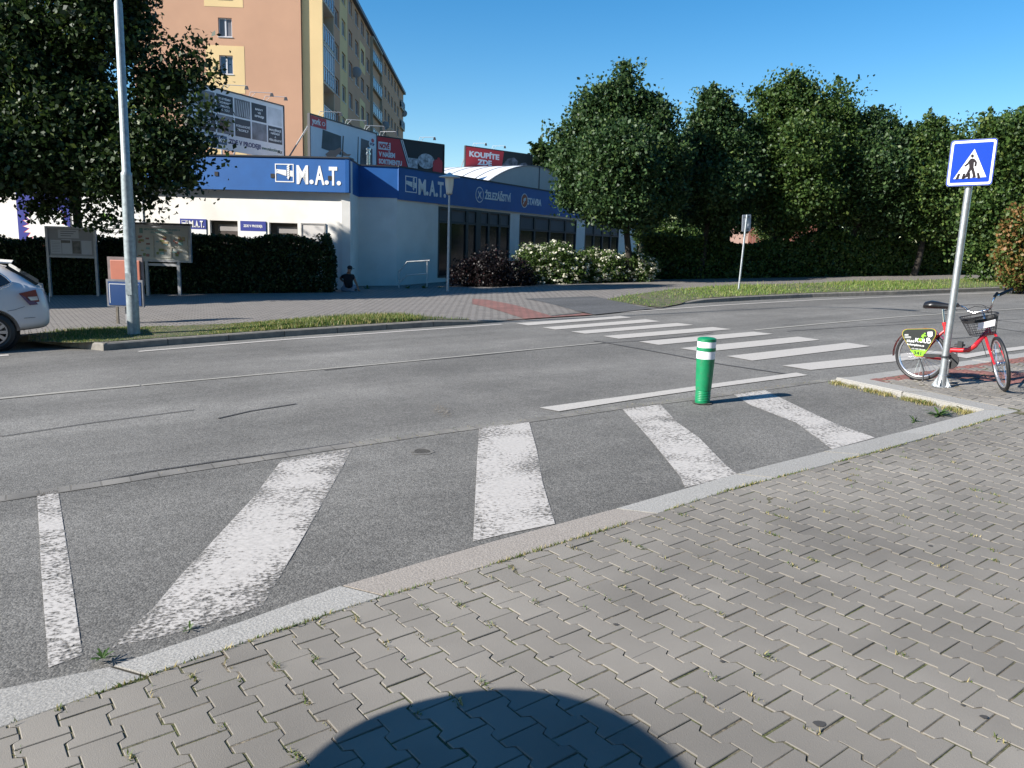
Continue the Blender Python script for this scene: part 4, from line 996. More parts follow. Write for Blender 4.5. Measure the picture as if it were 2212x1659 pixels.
ge=MB(); ge.add([fV(u,z,-.02) for u,z in arc],[tuple(range(n,-1,-1))]); ge.build('skylight_end',mat('opal_end',(.38,.37,.35),.5,var=.04,scale=1.5),st)
for j in range(15):
    w_=-LEN*j/14.; 
    for k in range(n):
        (u0,z0),(u1,z1)=arc[k],arc[k+1]; rb.add([fV(u0,z0+.012,w_+.045),fV(u0,z0+.012,w_-.045),fV(u1,z1+.012,w_-.045),fV(u1,z1+.012,w_+.045),fV(u0,z0-.03,w_+.045),fV(u1,z1-.03,w_+.045),fV(u0,z0-.03,w_-.045),fV(u1,z1-.03,w_-.045)],[(0,1,2,3),(0,3,5,4),(1,6,7,2)])
rb.fbox(fV,uA-.03,uA+.03,zs,za-.03,-.015,.02); rb.fbox(fV,uL-.1,uA*2-uL+.1,zs-.12,zs-.02,-.02,.06)
rb.fbox(fV,uL-.12,uL-.02,zs-.1,zs+.02,-LEN,0); rb.fbox(fV,2*uA-uL+.02,2*uA-uL+.12,zs-.1,zs+.02,-LEN,0)
rb.build('skylight_rib',mat('rib_alu',(.13,.135,.14),.6,metal=.1),st)
kb_=MB(); kb_.fbox(fV,uL+.05,2*uA-uL-.05,ZT-.1,zs-.125,-LEN,-.1); kb_.build('skylight_kerb',mat('upstand',(.30,.31,.33),.6),st)
# flue on the roof
fp=onp(*CR(1268,1400,900,0,2.212),Ao+np.array([*nAin,0])*1.6,azA); fl=MB(); z0=ZT-.12
fl.lathe((fp[0],fp[1],0),[(.07,z0),(.07,fp[2]+.12),(.10,fp[2]+.13),(.10,fp[2]+.2),(.07,fp[2]+.21),(.07,fp[2]+.3),(.10,fp[2]+.31),(.10,fp[2]+.36),(.03,fp[2]+.4)],16)
o=fl.build('roof_flue',m_chrome,smooth=True); rebase(o,(fp[0],fp[1],z0)); tag(o,'shiny steel flue pipe on the store roof in front of a billboard','flue')

# ================================================================== BILLBOARDS
m_bframe=mat('board_frame',(.06,.06,.065),.5,metal=.5)
def billboard(label,az,ptl,xr,Y,Hh,face_m,vs_=.68,zbase=ZT-.12,name='billboard'):
    p=aty(*ptl,Y); q=onp(xr,300,p,az); W=float(np.linalg.norm((q-p)[:2])); zt=p[2]; F0_=frame((p[0],p[1],0),az); F=lambda u,v,w_=0: F0_(u,(zt-(zt-v)*vs_ if v<zt else v),w_)
    t=root(name,(*((np.array(F(W/2,0,-.2)))[:2]),zbase),label,'billboard','billboards on the store roof')
    MB().fbox(F,0,W,zt-Hh,zt,-.06,0).build('panel',face_m,t)
    fr=MB(); fr.fbox(F,-.04,W+.04,zt+.002,zt+.05,-.08,.03); fr.fbox(F,-.05,-.002,zt-Hh,zt,-.08,.03); fr.fbox(F,W+.002,W+.05,zt-Hh,zt,-.08,.03); fr.build('frame',m_bframe,t)
    sp_=MB(); n=max(2,int(W/1.4))
    for i in range(n+1):
        u=W*i/n*.96+.02*W; a_,b_=F0_(u,zt-.1,-.12),F0_(u,zbase,-.12); c_=F0_(u,zbase,-1.5); sp_.tube([a_,b_],.035,6); sp_.tube([F(u,zt-.6,-.14),c_],.03,6)
    sp_.build('support',m_galv,t)
    return t,F,W,zt
def blamp(t,F,u,zt,l=.9,du=.55):
    mb=MB(); a_=F(u,zt+.05,-.02); b_=F(u,zt+.22,0.05); c_=F(u+du,zt+.25,l*.75); mb.tube([a_,b_,c_],.013,6); mb.tube([F(u+.12,zt+.05,0),F(u+.14,zt+.22,.2)],.009,5)
    o=mb.build('lamp_arm',mat('white_arm',(.6,.6,.6),.5),t)
    h=MB(); h.add([tuple(np.array(c_)+np.array(d_)) for d_ in ((-.07,-.06,-.15),(.07,-.06,-.15),(.07,.06,-.13),(-.07,.06,-.13),(-.04,-.03,0),(.04,-.03,0),(.04,.03,0),(-.04,.03,0))],[(3,2,1,0),(4,5,6,7),(0,1,5,4),(1,2,6,5),(2,3,7,6),(3,0,4,7)]).build('floodlight',m_dark,t).parent=o
m_bb=mat('print_pale',(.74,.75,.78),.5,var=.05,scale=1.2); m_tile=mat('print_navy',(.018,.022,.035),.5); m_tile2=mat('print_photo',(.16,.16,.18),.5,var=.6,scale=2.2); m_tile3=mat('print_grey',(.6,.6,.63),.5,var=.25,scale=1.5)
m_inkw=mat('ink_white',(.82,.82,.82),.5); m_inkb=mat('ink_blue',(.02,.03,.14),.5); m_inkg=mat('ink_green',(.03,.12,.09),.5); m_inkr=mat('ink_red',(.58,.03,.04),.5); m_inkk=mat('ink_black',(.012,.012,.014),.5)
# paint and tool billboard (left)
t,F,W,zt=billboard('wide billboard of dark product tiles left, half behind the dark tree',68,(400,174),613,30.4,3.0,m_bb,.745)
cw=W/5.6; tiles=[('photo','MALÍŘSKÉ\nNÁŘADÍ\nA\nPŘÍSLUŠENSTVÍ'),('BARVY\nVE\nSPREJI','photo'),('photo','PODLAHOVÉ\nPROFILY'),('SYSTÉMY\nOCHRANY\nPROTI\nHMYZU','photo'),('photo','SILIKONY\nTMELY\nLEPIDLA')]
td=MB(); tp=MB(); tg=MB(); lt=[]
rh=.93
for i,(a_,b_) in enumerate(tiles):
    u1=W-.12-i*cw*1.0; u0=u1-cw+.09
    for r_,s in ((0,a_),(1,b_)):
        v1=zt-.22-r_*(rh+.09); v0=v1-rh
        if s=='photo': (tp if (i+r_)%3 else tg).fbox(F,u0,u1,v0,v1,.001,.006)
        else:
            td.fbox(F,u0,u1,v0,v1,.001,.006); ls=s.split('\n'); hh=.105 if len(ls)>2 else .12
            for k,l_ in enumerate(ls): lt.append(text(F,l_,(u0+u1)/2,(v0+v1)/2+(len(ls)/2-k-.85)*hh*1.75,hh,.008,bold=.025,align='CENTER',wid=min((u1-u0)*.88,.095*len(l_))))
td.build('print_tile',m_tile,t); tp.build('print_photo',m_tile2,t); tg.build('print_photo',m_tile3,t); merge(*lt).build('lettering',m_inkw,t)
dd=MB()
u=W-.12-2*cw+.05
for k in range(6): dd.fpoly(F,[(u-cw+.2+k*.13,zt-1.1),(u-cw+.12+k*.13,zt-.3),(u-cw+.16+k*.13,zt-.3),(u-cw+.25+k*.13,zt-1.1)],.008,.011)
dd.build('print_lines',mat('ink_silver',(.45,.45,.47),.4),t)
cm=MB(); u=W-.12-3*cw; cm.fpoly(F,[(u-.75,zt-1.45),(u-.55,zt-1.4),(u-.35,zt-1.9),(u-.5,zt-2.1),(u-.8,zt-1.95)],.008,.011); cm.build('print_figure',mat('ink_brown',(.09,.03,.035),.5),t)
merge(text(F,'ZDE V PRODEJI!',W-.12-3.3*cw,zt-2.62,.24,.003,bold=.04,wid=1.9*cw)).build('lettering',m_inkb,t)
text(F,'www.makocolor.cz',W-.12-1.35*cw,zt-2.62,.19,.003,bold=.02,wid=1.18*cw).build('lettering',m_inkg,t)
bx=MB().fbox(F,W-.12-4.35*cw,W-.12-3.4*cw,zt-2.75,zt-2.3,.001,.005).build('print_box',mat('ink_teal',(.02,.10,.2),.5),t); text(F,'mako',W-.12-4.25*cw,zt-2.62,.26,.007,bold=.03,wid=.75*cw).build('lettering',m_inkw,t)
MB().fbox(F,W-.5,W-.08,zt-2.72,zt-2.45,.001,.005).build('print_box',m_inkw,t); text(F,'MAX',W-.45,zt-2.68,.16,.007,bold=.04,wid=.32).build('lettering',m_inkk,t)
for u_ in (W*.35,W*.62,W*.78): blamp(t,F,u_,zt)
# cleaning billboard (middle)
t,F,W,zt=billboard('grey billboard with cleaning photos and red corner tag, middle of the roof',72,(669,247),813,32.4,3.3,m_bb)
MB().fbox(F,0,W*.22,zt-.62,zt-.02,.001,.005).build('print_box',m_inkr,t); text(F,'york',W*.025,zt-.45,.34,.006,bold=.04,wid=W*.12).build('lettering',m_inkw,t); 
mb=MB(); ring(F,W*.18,zt-.33,.12,.04,.006,mb); mb.build('print_ring',m_inkw,t)
mb=MB(); mb.fpoly(F,[(W*.17,zt-.65),(W*.43,zt-.75),(W*.43,zt-1.9),(W*.15,zt-1.75)],.001,.005); mb.fpoly(F,[(W*.74,zt-.55),(W*.93,zt-.6),(W*.93,zt-2.7),(W*.72,zt-2.7)],.001,.005); build_split(mb,'print_photo',mat('ink_gunmetal',(.05,.05,.06),.5,var=.5,scale=1.6),t)
mb=MB(); mb.fpoly(F,[(W*.20,zt-2.05),(W*.27,zt-1.75),(W*.33,zt-1.7),(W*.41,zt-1.45),(W*.44,zt-1.6),(W*.34,zt-2.1),(W*.26,zt-2.3)],.007,.011); mb.fpoly(F,[(W*.44,zt-1.6),(W*.52,zt-1.75),(W*.58,zt-1.7),(W*.55,zt-1.85),(W*.46,zt-1.9)],.007,.011); mb.fpoly(F,[(W*.44,zt-2.3),(W*.54,zt-2.1),(W*.56,zt-2.4),(W*.46,zt-2.6)],.007,.011); build_split(mb,'print_figure',mat('ink_skin',(.42,.2,.13),.5),t)
mb=MB(); mb.fpoly(F,star(W*.83,zt-1.5,.5,.34,12),.007,.011); mb.fpoly(F,[(W*.455,zt-.7),(W*.47,zt-.7),(W*.44,zt-3.),(W*.42,zt-3.)],.006,.01); mb.fpoly(F,[(W*.69,zt-.5),(W*.70,zt-.5),(W*.685,zt-3),(W*.67,zt-3)],.006,.01); mb.build('print_lines',m_inkk,t)
mb=MB(); mb.fpoly(F,circle(W*.92,zt-.75,.30),.012,.015); mb.build('print_badge',m_inkw,t); text(F,'STOP',W*.92,zt-.82,.15,.017,bold=.05,align='CENTER',wid=.44).build('lettering',m_inkb,t); MB().fpoly(F,circle(W*.93,zt-.5,.13),.017,.02).build('print_badge',m_inkr,t)
for u_ in (W*.12,W*.5,W*.8): blamp(t,F,u_,zt)
# red and black billboard
t,F,W,zt=billboard('red and black billboard NOVĚ V NAŠEM SORTIMENTU beside the grey one',43,(812.6,294.2),958.5,38.5,2.9,m_inkk,.70)
MB().fpoly(F,[(0.,zt-.01),(W*.33,zt-.01),(W*.52,zt-2.89),(0.,zt-2.89)],.001,.005).build('print_box',m_inkr,t)
mb=MB(); 
for d_ in (.0,.07): mb.fpoly(F,[(W*(.345)+d_*1.3,zt-.01),(W*.345+.045+d_*1.3,zt-.01),(W*.535+.045+d_*1.3,zt-2.89),(W*.535+d_*1.3,zt-2.89)],.001,.006)
MBx=MB(); MBx.fbox(F,W*.03,W*.20,zt-.82,zt-.32,.006,.009); merge(mb,MBx).build('print_stripe',m_inkw,t)
text(F,'NOVĚ',W*.045,zt-.72,.30,.011,bold=.05,wid=W*.14).build('lettering',m_inkr,t)
merge(text(F,'V NAŠEM',W*.035,zt-1.27,.31,.006,bold=.05,wid=W*.23),text(F,'SORTIMENTU',W*.035,zt-1.74,.31,.006,bold=.05,wid=W*.33)).build('lettering',m_inkw,t)
mb=MB(); mb.fpoly(F,circle(W*.73,zt-1.25,.52),.006,.01); mb.fbox(F,W*.46,W*.60,zt-2.2,zt-1.15,.006,.009); mb.build('print_plate',mat('ink_porcelain',(.42,.43,.44),.5,var=.6,scale=7),t)
mb=MB(); mb.fpoly(F,[(W*.84,zt-2.4),(W*.83,zt-1.2),(W*.88,zt-1.05),(W*.97,zt-1.05),(W*.985,zt-1.2),(W*.98,zt-2.4)],.006,.01); mb.fpoly(F,circle(W*.925,zt-.98,.09),.006,.01); mb.build('print_pot',m_inkr,t)
for u_ in (W*.05,W*.62): blamp(t,F,u_,zt,.7)
# red KOUPITE ZDE billboard
t,F,W,zt=billboard('small red and black billboard KOUPÍTE ZDE above the white vault',43,(1006,316),1150,47,2.6,m_inkk,.78)
MB().fpoly(F,[(0.,zt-.01),(W*.56,zt-.01),(W*.50,zt-2.59),(0.,zt-2.59)],.001,.005).build('print_box',m_inkr,t)
merge(text(F,'KOUPÍTE',W*.05,zt-.66,.38,.006,bold=.05,wid=W*.44),text(F,'ZDE',W*.17,zt-1.18,.38,.006,bold=.05,wid=W*.21)).build('lettering',m_inkw,t)
mb=MB(); mb.fpoly(F,[(W*.56,zt-1.9),(W*.54,zt-1.0),(W*.62,zt-.5),(W*.72,zt-.35),(W*.78,zt-.6),(W*.74,zt-1.9)],.006,.01); mb.fpoly(F,[(W*.79,zt-.8),(W*.90,zt-.6),(W*.98,zt-1.),(W*.98,zt-1.9),(W*.76,zt-1.9)],.006,.01); build_split(mb,'print_photo',mat('ink_tools',(.11,.11,.13),.4,var=.8,scale=4),t)
for u_ in (W*.1,W*.38): blamp(t,F,u_,zt,.7)

# ================================================================== APARTMENT BLOCK
m_tan=mat('tan_render',(.52,.295,.185),.9,var=.05,scale=.5,bump=.1,bscale=60); m_yel=mat('yellow_render',(.72,.52,.26),.9,var=.05,scale=.5,bump=.1,bscale=60)
ap=root('apartment_block',(-22,75,gz(-22,75)),'tall orange and yellow panel apartment block behind the store','apartment building')
Mo=np.array([-15.1,58.,0]); azM=92.3; fM=frame(Mo,azM); Eo=np.array([-15.4,58.,0]); fE=frame(Eo,2.3)
ZR=22.2; LM=67.
bd=MB(); dM=dirv(azM)[:2]; dE=dirv(182.3)[:2]
c0=Eo[:2]; foot=[c0, c0+dM*LM, c0+dM*LM+dE*11.5, c0+dE*11.5]
# end wall with window recesses
ewin=[(13.56,14.80),(11.10,12.34)]; EW=[]; z=16.04
zs_=[(11.1+2.46*k,12.34+2.46*k) for k in range(-4,5)]
U0,U1=-5.66,-4.72
def ebox(mb,u0,u1,z0,z1,w0=-.3,w1=0): mb.fbox(fE,u0,u1,z0,z1,w0,w1)
ebox(bd,-11.5,U0,-4,ZR-.3); ebox(bd,U1,0,-4,ZR-.3)
pz=-4
for z0,z1 in zs_: ebox(bd,U0,U1,pz,z0); pz=z1
ebox(bd,U0,U1,pz,ZR-.3)
# long side main wall with openings
cols=[(11.0,13.0),(14.4,16.3),(18.,19.9),(21.6,23.6),(25.2,27.2),(29.,31.),(40.6,42.4),(44.,46.),(47.5,49.5),(51.2,53.),(54.9,56.8),(58.6,60.5)]
def mbox(mb,s0,s1,z0,z1,w0=-.25,w1=0): mb.fbox(fM,s0,s1,z0,z1,w0,w1)
sill=[20.22-2.73*k for k in range(9)]
yb=MB()
prev=1.5
for i,(s0,s1) in enumerate(cols):
    tgt = yb if i==1 else bd
    if i==1: mbox(yb,13.5,s0,-4,ZR-.3); mbox(bd,prev,13.5,-4,ZR-.3)
    elif i==2: mbox(yb,prev,17.3,-4,ZR-.3); mbox(bd,17.3,s0,-4,ZR-.3)
    else: mbox(bd,prev,s0,-4,ZR-.3)
    pz=-4
    for z0 in sill[::-1]: mbox(tgt,s0,s1,pz,z0); pz=z0+1.38
    mbox(tgt,s0,s1,pz,ZR-.3); prev=s1
mbox(bd,prev,LM,-4,ZR-.3); 
bd.fbox(fM,LM-.3,LM,-4,ZR-.3,-11.5,-.26); bd.fbox(fM,.3,LM-.3,-4,ZR-.3,-11.6,-11.3)
bd.build('wall',m_tan,ap); 
yb.fbox(fE,-6.56,U0,9.84,12.98,.001,.012) ; yb.fbox(fE,U1,-3.92,9.84,12.98,.001,.012); yb.fbox(fE,U0,U1,12.345,12.98,.001,.012); yb.fbox(fE,U0,U1,9.84,11.09,.001,.012)
yb.fbox(fE,-6.56,U0,15.5,17.9,.001,.012) ; yb.fbox(fE,U1,-3.92,15.5,17.9,.001,.012); yb.fbox(fE,U0,U1,17.28,17.9,.001,.012); yb.fbox(fE,U0,U1,15.5,16.01,.001,.012)
yb.fbox(fE,-6.56,U0,4.9,8.0,.001,.012) ; yb.fbox(fE,U1,-3.92,4.9,8.0,.001,.012)
for k in (0,2,4,6): z0=sill[k]-2.73-.55; 
for k in range(1,8,2):
    z0=sill[k]; mbox(yb,24.3,25.2,z0-.75,z0+1.95,.002,.015); mbox(yb,27.2,27.95,z0-.75,z0+1.95,.002,.015); mbox(yb,25.2,27.2,z0+1.39,z0+1.95,.002,.015); mbox(yb,25.2,27.2,z0-.75,z0-.01,.002,.015)
build_split(yb,'yellow_wall_panel',m_yel,ap)
rfm=MB(); rfm.add([fM(-.1,ZR,.35),fM(LM+.3,ZR,.35),fM(LM+.3,ZR,-11.9),fM(-.1,ZR,-11.9),fM(-.1,ZR-.35,.35),fM(LM+.3,ZR-.35,.35),fM(LM+.3,ZR-.35,-11.9),fM(-.1,ZR-.35,-11.9)],[(0,1,2,3),(7,6,5,4),(0,4,5,1),(1,5,6,2),(2,6,7,3),(3,7,4,0)]); rfm.build('roof',mat('roof_edge',(.10,.12,.17),.6),ap)
m_wfr=mat('white_window_frame',(.55,.56,.58),.5); m_wgl=mat('window_glass',(.035,.05,.08),.05,spec=.9); m_wgl2=mat('curtained_glass',(.13,.13,.14),.25,var=.3,scale=.9)
def awin(F,u0,u1,z0,z1,cnt=[0]):
    cnt[0]+=1; t=.07; mb=MB(); mb.fbox(F,u0,u1,z0,z0+t,-.2,-.13); mb.fbox(F,u0,u1,z1-t,z1,-.2,-.13); mb.fbox(F,u0,u0+t,z0+t,z1-t,-.2,-.13); mb.fbox(F,u1-t,u1,z0+t,z1-t,-.2,-.13); uc=u0+(u1-u0)*.5; mb.fbox(F,uc-.05,uc+.05,z0+t,z1-t,-.195,-.125)
    mb.fbox(F,u0-.04,u1+.04,z0-.05,z0-.005,-.12,.05)
    o=mb.build('window',m_wfr,ap); MB().fbox(F,u0+t,u1-t,z0+t,z1-t,-.17,-.165).build('pane',m_wgl if cnt[0]%3 else m_wgl2,ap).parent=o
for z0,z1 in zs_:
    if z0>1: awin(fE,U0,U1,z0,z1)
nw=0
for i,(s0,s1) in enumerate(cols):
    for z0 in sill:
        if z0>2.5: awin(fM,s0,s1,z0,z0+1.38)
# balcony towers
m_rail=mat('balcony_glass',(.09,.12,.18),.15,spec=.8,var=.3,scale=1.5); m_slab=mat('balcony_slab',(.45,.42,.36),.8); m_bin=mat('loggia_wall',(.40,.36,.28),.9)
pY=onp(654.5,200,Eo+np.array([0,.22,0]),2.3); pY2=onp(698,200,Eo+np.array([0,.22,0]),2.3)
fY=frame((pY[0],pY[1],0),2.3); wY=float(np.linalg.norm((pY2-pY)[:2]))
MB().fbox(fY,0,wY,-4,ZR-.1,-.3,0).build('side_panel',m_yel,ap)
def balcony(s0,s1,z,glazed=False,out=1.05):
    sl_=MB().fbox(fM,s0,s1,z-.16,z,.001,out).build('balcony',m_slab,ap)
    r_=MB(); r_.fbox(fM,s0+.05,s1-.05,z+.08,z+1.0,out-.06,out-.03)
    r_.build('balcony_panel',m_rail,ap).parent=sl_
    m=MB(); n=5
    for i in range(n+1): s=s0+.03+(s1-s0-.06)*i/n; m.fbox(fM,s-.025,s+.025,z,z+(2.45 if glazed else 1.05),out-.028,out+.02)
    m.fbox(fM,s0,s1,z+1.02,z+1.08,out-.029,out+.021)
    if glazed: m.fbox(fM,s0,s1,z+2.42,z+2.5,out-.029,out+.021)
    m.build('balcony_rail',m_wfr,ap).parent=sl_
    if glazed: MB().fbox(fM,s0+.05,s1-.05,z+1.09,z+2.4,out-.05,out-.04).build('pane',mat('balcony_pane',(.22,.27,.33),.08,spec=.9),ap).parent=sl_
for k,z0 in enumerate(sill[:7]):
    z=z0-.95
    balcony(.7,4.9,z,k in (0,3),1.1); balcony(32.,39.6,z,False,.3); balcony(61.8,66.5,z,k==5,.3)
MB().fbox(fM,31.8,39.8,ZR-.75,ZR-.6,.001,.35).build('balcony_roof',m_slab,ap)
sd_=MB()
for s,w_ in ((4.96,1.05),(31.8,.28),(39.75,.28)): sd_.fbox(fM,s-.06,s+.06,-4,ZR-.76,.001,w_)
build_split(sd_,'loggia_wall',m_bin,ap)
# satellite dishes
m_dish=mat('dish_grey',(.30,.31,.33),.5)
for k,(s,z,w_,r_,lb) in enumerate([(20.4,15.6,.3,.5,'round satellite dish high on the shaded apartment side'),(42.6,13.9,.3,.5,'larger satellite dish lower down by the balconies'),(65.6,18.9,.25,.5,'satellite dish at the far end of the apartment roof line')]):
    mb=MB(); c_=np.array(fM(s,z,w_)); mb.sphere(c_,(r_,.12,r_),16,8); mb.tube([c_,fM(s,z-.1,.01)],.03,5); o=mb.build('satellite_dish',m_dish,smooth=True); rebase(o,c_); tag(o,lb,'satellite dish','satellite dishes')

# ================================================================== BACKGROUND BUILDINGS seen in gaps
tl=[]
for k in range(20000):
    x=RNG.uniform(-2,105); y=84+.05*x+RNG.normal(0,2.5); hmax=8.5+1.3*math.sin(x*.35)+.8*math.sin(x*.9+1); tl.append((x,y,gz(x,y)+RNG.uniform(0,1)**.8*hmax))
o=leaves('treeline',tl,.75,m_linden); o['kind']='stuff'; o['label']='dark mass of distant trees closing the gaps under the crowns'; o['category']='trees'
hb=root('brick_house',(23.5,74,gz(23.5,74)),'low red brick house glimpsed through the maples','house')
MB().box((23.5,74,1.2),(6,6,5.6)).build('wall',mat_bricks('house_brick',(.33,.12,.08),(.26,.09,.06),(.3,.26,.22),.25,.08,0,.01),hb); MB().add([(20.1,70.6,4),(26.9,70.6,4),(26.9,77.4,4),(20.1,77.4,4),(20.1,74,6.0),(26.9,74,6.0)],[(0,1,5,4),(2,3,4,5),(0,4,3),(1,2,5)]).build('roof',mat('roof_tile',(.07,.035,.03),.9),hb)
wb_=MB().box((32.5,52,.9),(6,.3,2.6)).build('garden_wall',m_white_wall); rebase(wb_,(32.5,52,gz(32.5,52))); tag(wb_,'pale wall glimpsed under the trees near the crosswalk post','wall')

# ================================================================== STREET FURNITURE
# bollard
b=G(1517,872); t=root('bollard',b,'green plastic bollard with two white bands on the hatched bay','bollard'); hB=.694
prof_=[(.070,0),(.076,.012)]
z=.03
for k in range(7): prof_+= [(.078,z),(.074,z+.004),(.074,z+.009),(.079,z+.013)]; z+=.0175
prof_+=[(.082,.20),(.088,.34),(.093,.468),(.094,.475)]
m_green=mat('bollard_green',(.004,.20,.078),.45,var=.12,scale=14,coat=.05,col2=(.05,.17,.09),c2amt=.66,c2scale=22)
MB().lathe(b,prof_,36).build('body',m_green,t,smooth=True)
sheet('bollard_dirt',[(b[0]+.11*math.cos(k*.5),b[1]+.11*math.sin(k*.5)) for k in range(12)],.0145,mat('bollard_dirt',(.07,.062,.05),.95,var=.4,scale=30))
m_band=mat('reflective_white',(.76,.77,.80),.35)
MB().lathe(b,[(.0935,.4755),(.0935,.555)],36).build('band',m_band,t,smooth=True)
MB().lathe(b,[(.096,.5555),(.097,.56),(.097,.585),(.096,.591)],36).build('collar',m_green,t,smooth=True)
MB().lathe(b,[(.0935,.5915),(.0935,.652)],36).build('band',m_band,t,smooth=True)
MB().lathe(b,[(.095,.6525),(.096,.655),(.093,.659),(.096,.664),(.093,.669),(.096,.674),(.095,.682),(.075,.691),(.035,.697),(.01,.698)],36).build('cap',m_green,t,smooth=True)
# crosswalk sign
b=G(2033,835,HK); t=root('crosswalk_sign',b,'blue square pedestrian crossing sign on a galvanised post','road sign')
pt=aty(2093.5,398,b[1]+.02); hd=(pt-b); 
MB().tube([b,b+hd*1.02,b+hd*1.02+np.array([0,0,.3])],.036,18).build('post',m_galv,t,smooth=True)
S4=lambda x,y: CR(x,y,3600,450,2.371)
az_s=-29.; o_=pt+np.array([-.03,-.05,0])
TL,TR,BL,BR=[onp(*S4(*p),o_,az_s) for p in ((488,268),(932,238),(430,703),(872,690))]
Wd=((TR-TL)+(BR-BL))/2; Hd=((TL-BL)+(TR-BR))/2; cen=(TL+TR+BL+BR)/4; nrm=-np.cross(Hd,Wd); nrm=nrm/np.linalg.norm(nrm)
if nrm@cen>0: nrm=-nrm
def FS(u,v,w_=0): q=cen+Wd*u+Hd*v+nrm*w_; return tuple(q)
def rrect(x,y,r,n=5):
    o=[]
    for cx,cy,a0 in ((x-r,y-r,0),(-x+r,y-r,90),(-x+r,-y+r,180),(x-r,-y+r,270)):
        for k in range(n+1): a=math.radians(a0+90*k/n); o.append((cx+r*math.cos(a),cy+r*math.sin(a)))
    return o
plate=MB().fpoly(FS,rrect(.5,.5,.07),-.02,0).build('sign_plate',mat('sign_grey_back',(.35,.36,.37),.5,metal=.5),t)
m_sb=mat('traffic_blue',(.003,.045,.40),.35); m_sw=mat('traffic_white',(.80,.81,.82),.32); m_sk=mat('traffic_black',(.02,.012,.014),.4)
for nm,pts,w0,w1,mm in (('sign_face',rrect(.495,.495,.068),.0005,.002,m_sb),('sign_border',rrect(.475,.475,.058),.0022,.003,m_sw),('sign_field',rrect(.425,.425,.03),.0032,.004,m_sb),('sign_triangle',[(-.35,-.34),(.355,-.32),(.03,.29)],.0042,.005,m_sw)):
    MB().fpoly(FS,pts,w0,w1).build(nm,mm,t).parent=plate
ped=MB(); w0,w1=.0052,.006
def pq(x,y): return ((x-697)/445+.033+(y-470)*.00032, -(y-470)/445)
def pp(pts): ped.fpoly(FS,[pq(*p) for p in pts],w0,w1)
pp([(692+15*math.cos(a),407+17*math.sin(a)) for a in np.linspace(0,2*math.pi,13)[:-1]])
pp([(666,440),(680,430),(702,430),(720,442),(736,468),(731,502),(716,512),(709,500),(715,474),(707,464),(704,500),(702,524),(660,524),(659,478),(650,492),(620,508),(609,498),(642,472)])
pp([(660,520),(690,520),(666,565),(644,606),(612,618),(594,616),(600,602),(620,594)])
pp([(676,520),(704,520),(712,550),(719,582),(724,612),(690,618),(686,606),(694,600)])
for x0,x1 in ((532,562),(588,616),(644,668),(736,762)):
    t0=(x0-690)*.16; t1=(x1-690)*.16
    pp([(x0+t0*.3,626),(x0-t0*.7,572),(x1-t1*.7,570),(x1+t1*.3,624)])
ped.build('pictogram',m_sk,t).parent=plate
br=MB()
for v in (-.3,.3): br.add([FS(u,v+dv,w_) for u in (-.1,.1) for dv in (-.03,.03) for w_ in (-.035,-.021)],[(0,1,3,2),(4,6,7,5),(0,4,5,1),(2,3,7,6),(0,2,6,4),(1,5,7,3)])
br.build('clamp',m_galv,t)
ft=MB(); ft.lathe(b,[(.10,0),(.10,.010),(.05,.018),(.045,.13),(.04,.135)],20)
for k in range(4):
    a=math.pi/4+k*math.pi/2; d_=np.array([math.cos(a),math.sin(a),0]); q=np.array([-math.sin(a),math.cos(a),0])*.006
    ft.add([b+d_*.04+q+[0,0,.02],b+d_*.095+q+[0,0,.012],b+d_*.04+q+[0,0,.12],b+d_*.04-q+[0,0,.02],b+d_*.095-q+[0,0,.012],b+d_*.04-q+[0,0,.12]],[(0,1,2),(5,4,3),(0,3,4,1),(1,4,5,2),(2,5,3,0)])
    ft.lathe(b+d_*.08+np.array([0,0,.012]),[(.012,0),(.012,.015)],6)
ft.build('foot_plate',m_galv,t)
# round backed sign facing away
b=G(1595,628,HF); t=root('road_sign',b,'grey back of a road sign on a leaning post in the grass','road sign'); tp_=aty(1613.5,464,b[1]+.1)
MB().tube([b-[0,0,.1],tp_],.032,12).build('post',m_galv,t,smooth=True)
Fz=frame((tp_[0],tp_[1],0),20); 
cpl=[onp(*CR(*p,2400,800,2.765),tp_,20.) for p in ((1585,165),(1682,157),(1672,345),(1580,350))]
c_=sum(cpl)/4; Wd2=((cpl[1]-cpl[0])+(cpl[2]-cpl[3]))/2; Hd2=((cpl[0]-cpl[3])+(cpl[1]-cpl[2]))/2; n2=dirv(110)
def FR(u,v,w_=0): q=c_+Wd2*u+Hd2*v+n2*(w_+.04); return tuple(q)
pl=MB().fpoly(FR,rrect(.5,.5,.09),0,.02).build('sign_plate',mat('plate_back',(.36,.38,.42),.5,metal=.3,var=.06,scale=4),t)
mb=MB(); 
for v in (-.36,.36): mb.fpoly(FR,[(-.25,v-.03),(.22,v-.03),(.22,v+.03),(-.25,v+.03)],-.045,-.002)
mb.build('clamp',m_dark,t); MB().fpoly(FR,[(.1,-.2),(.3,-.2),(.3,-.05),(.1,-.05)],-.003,-.001).build('sticker',m_white,t).parent=pl
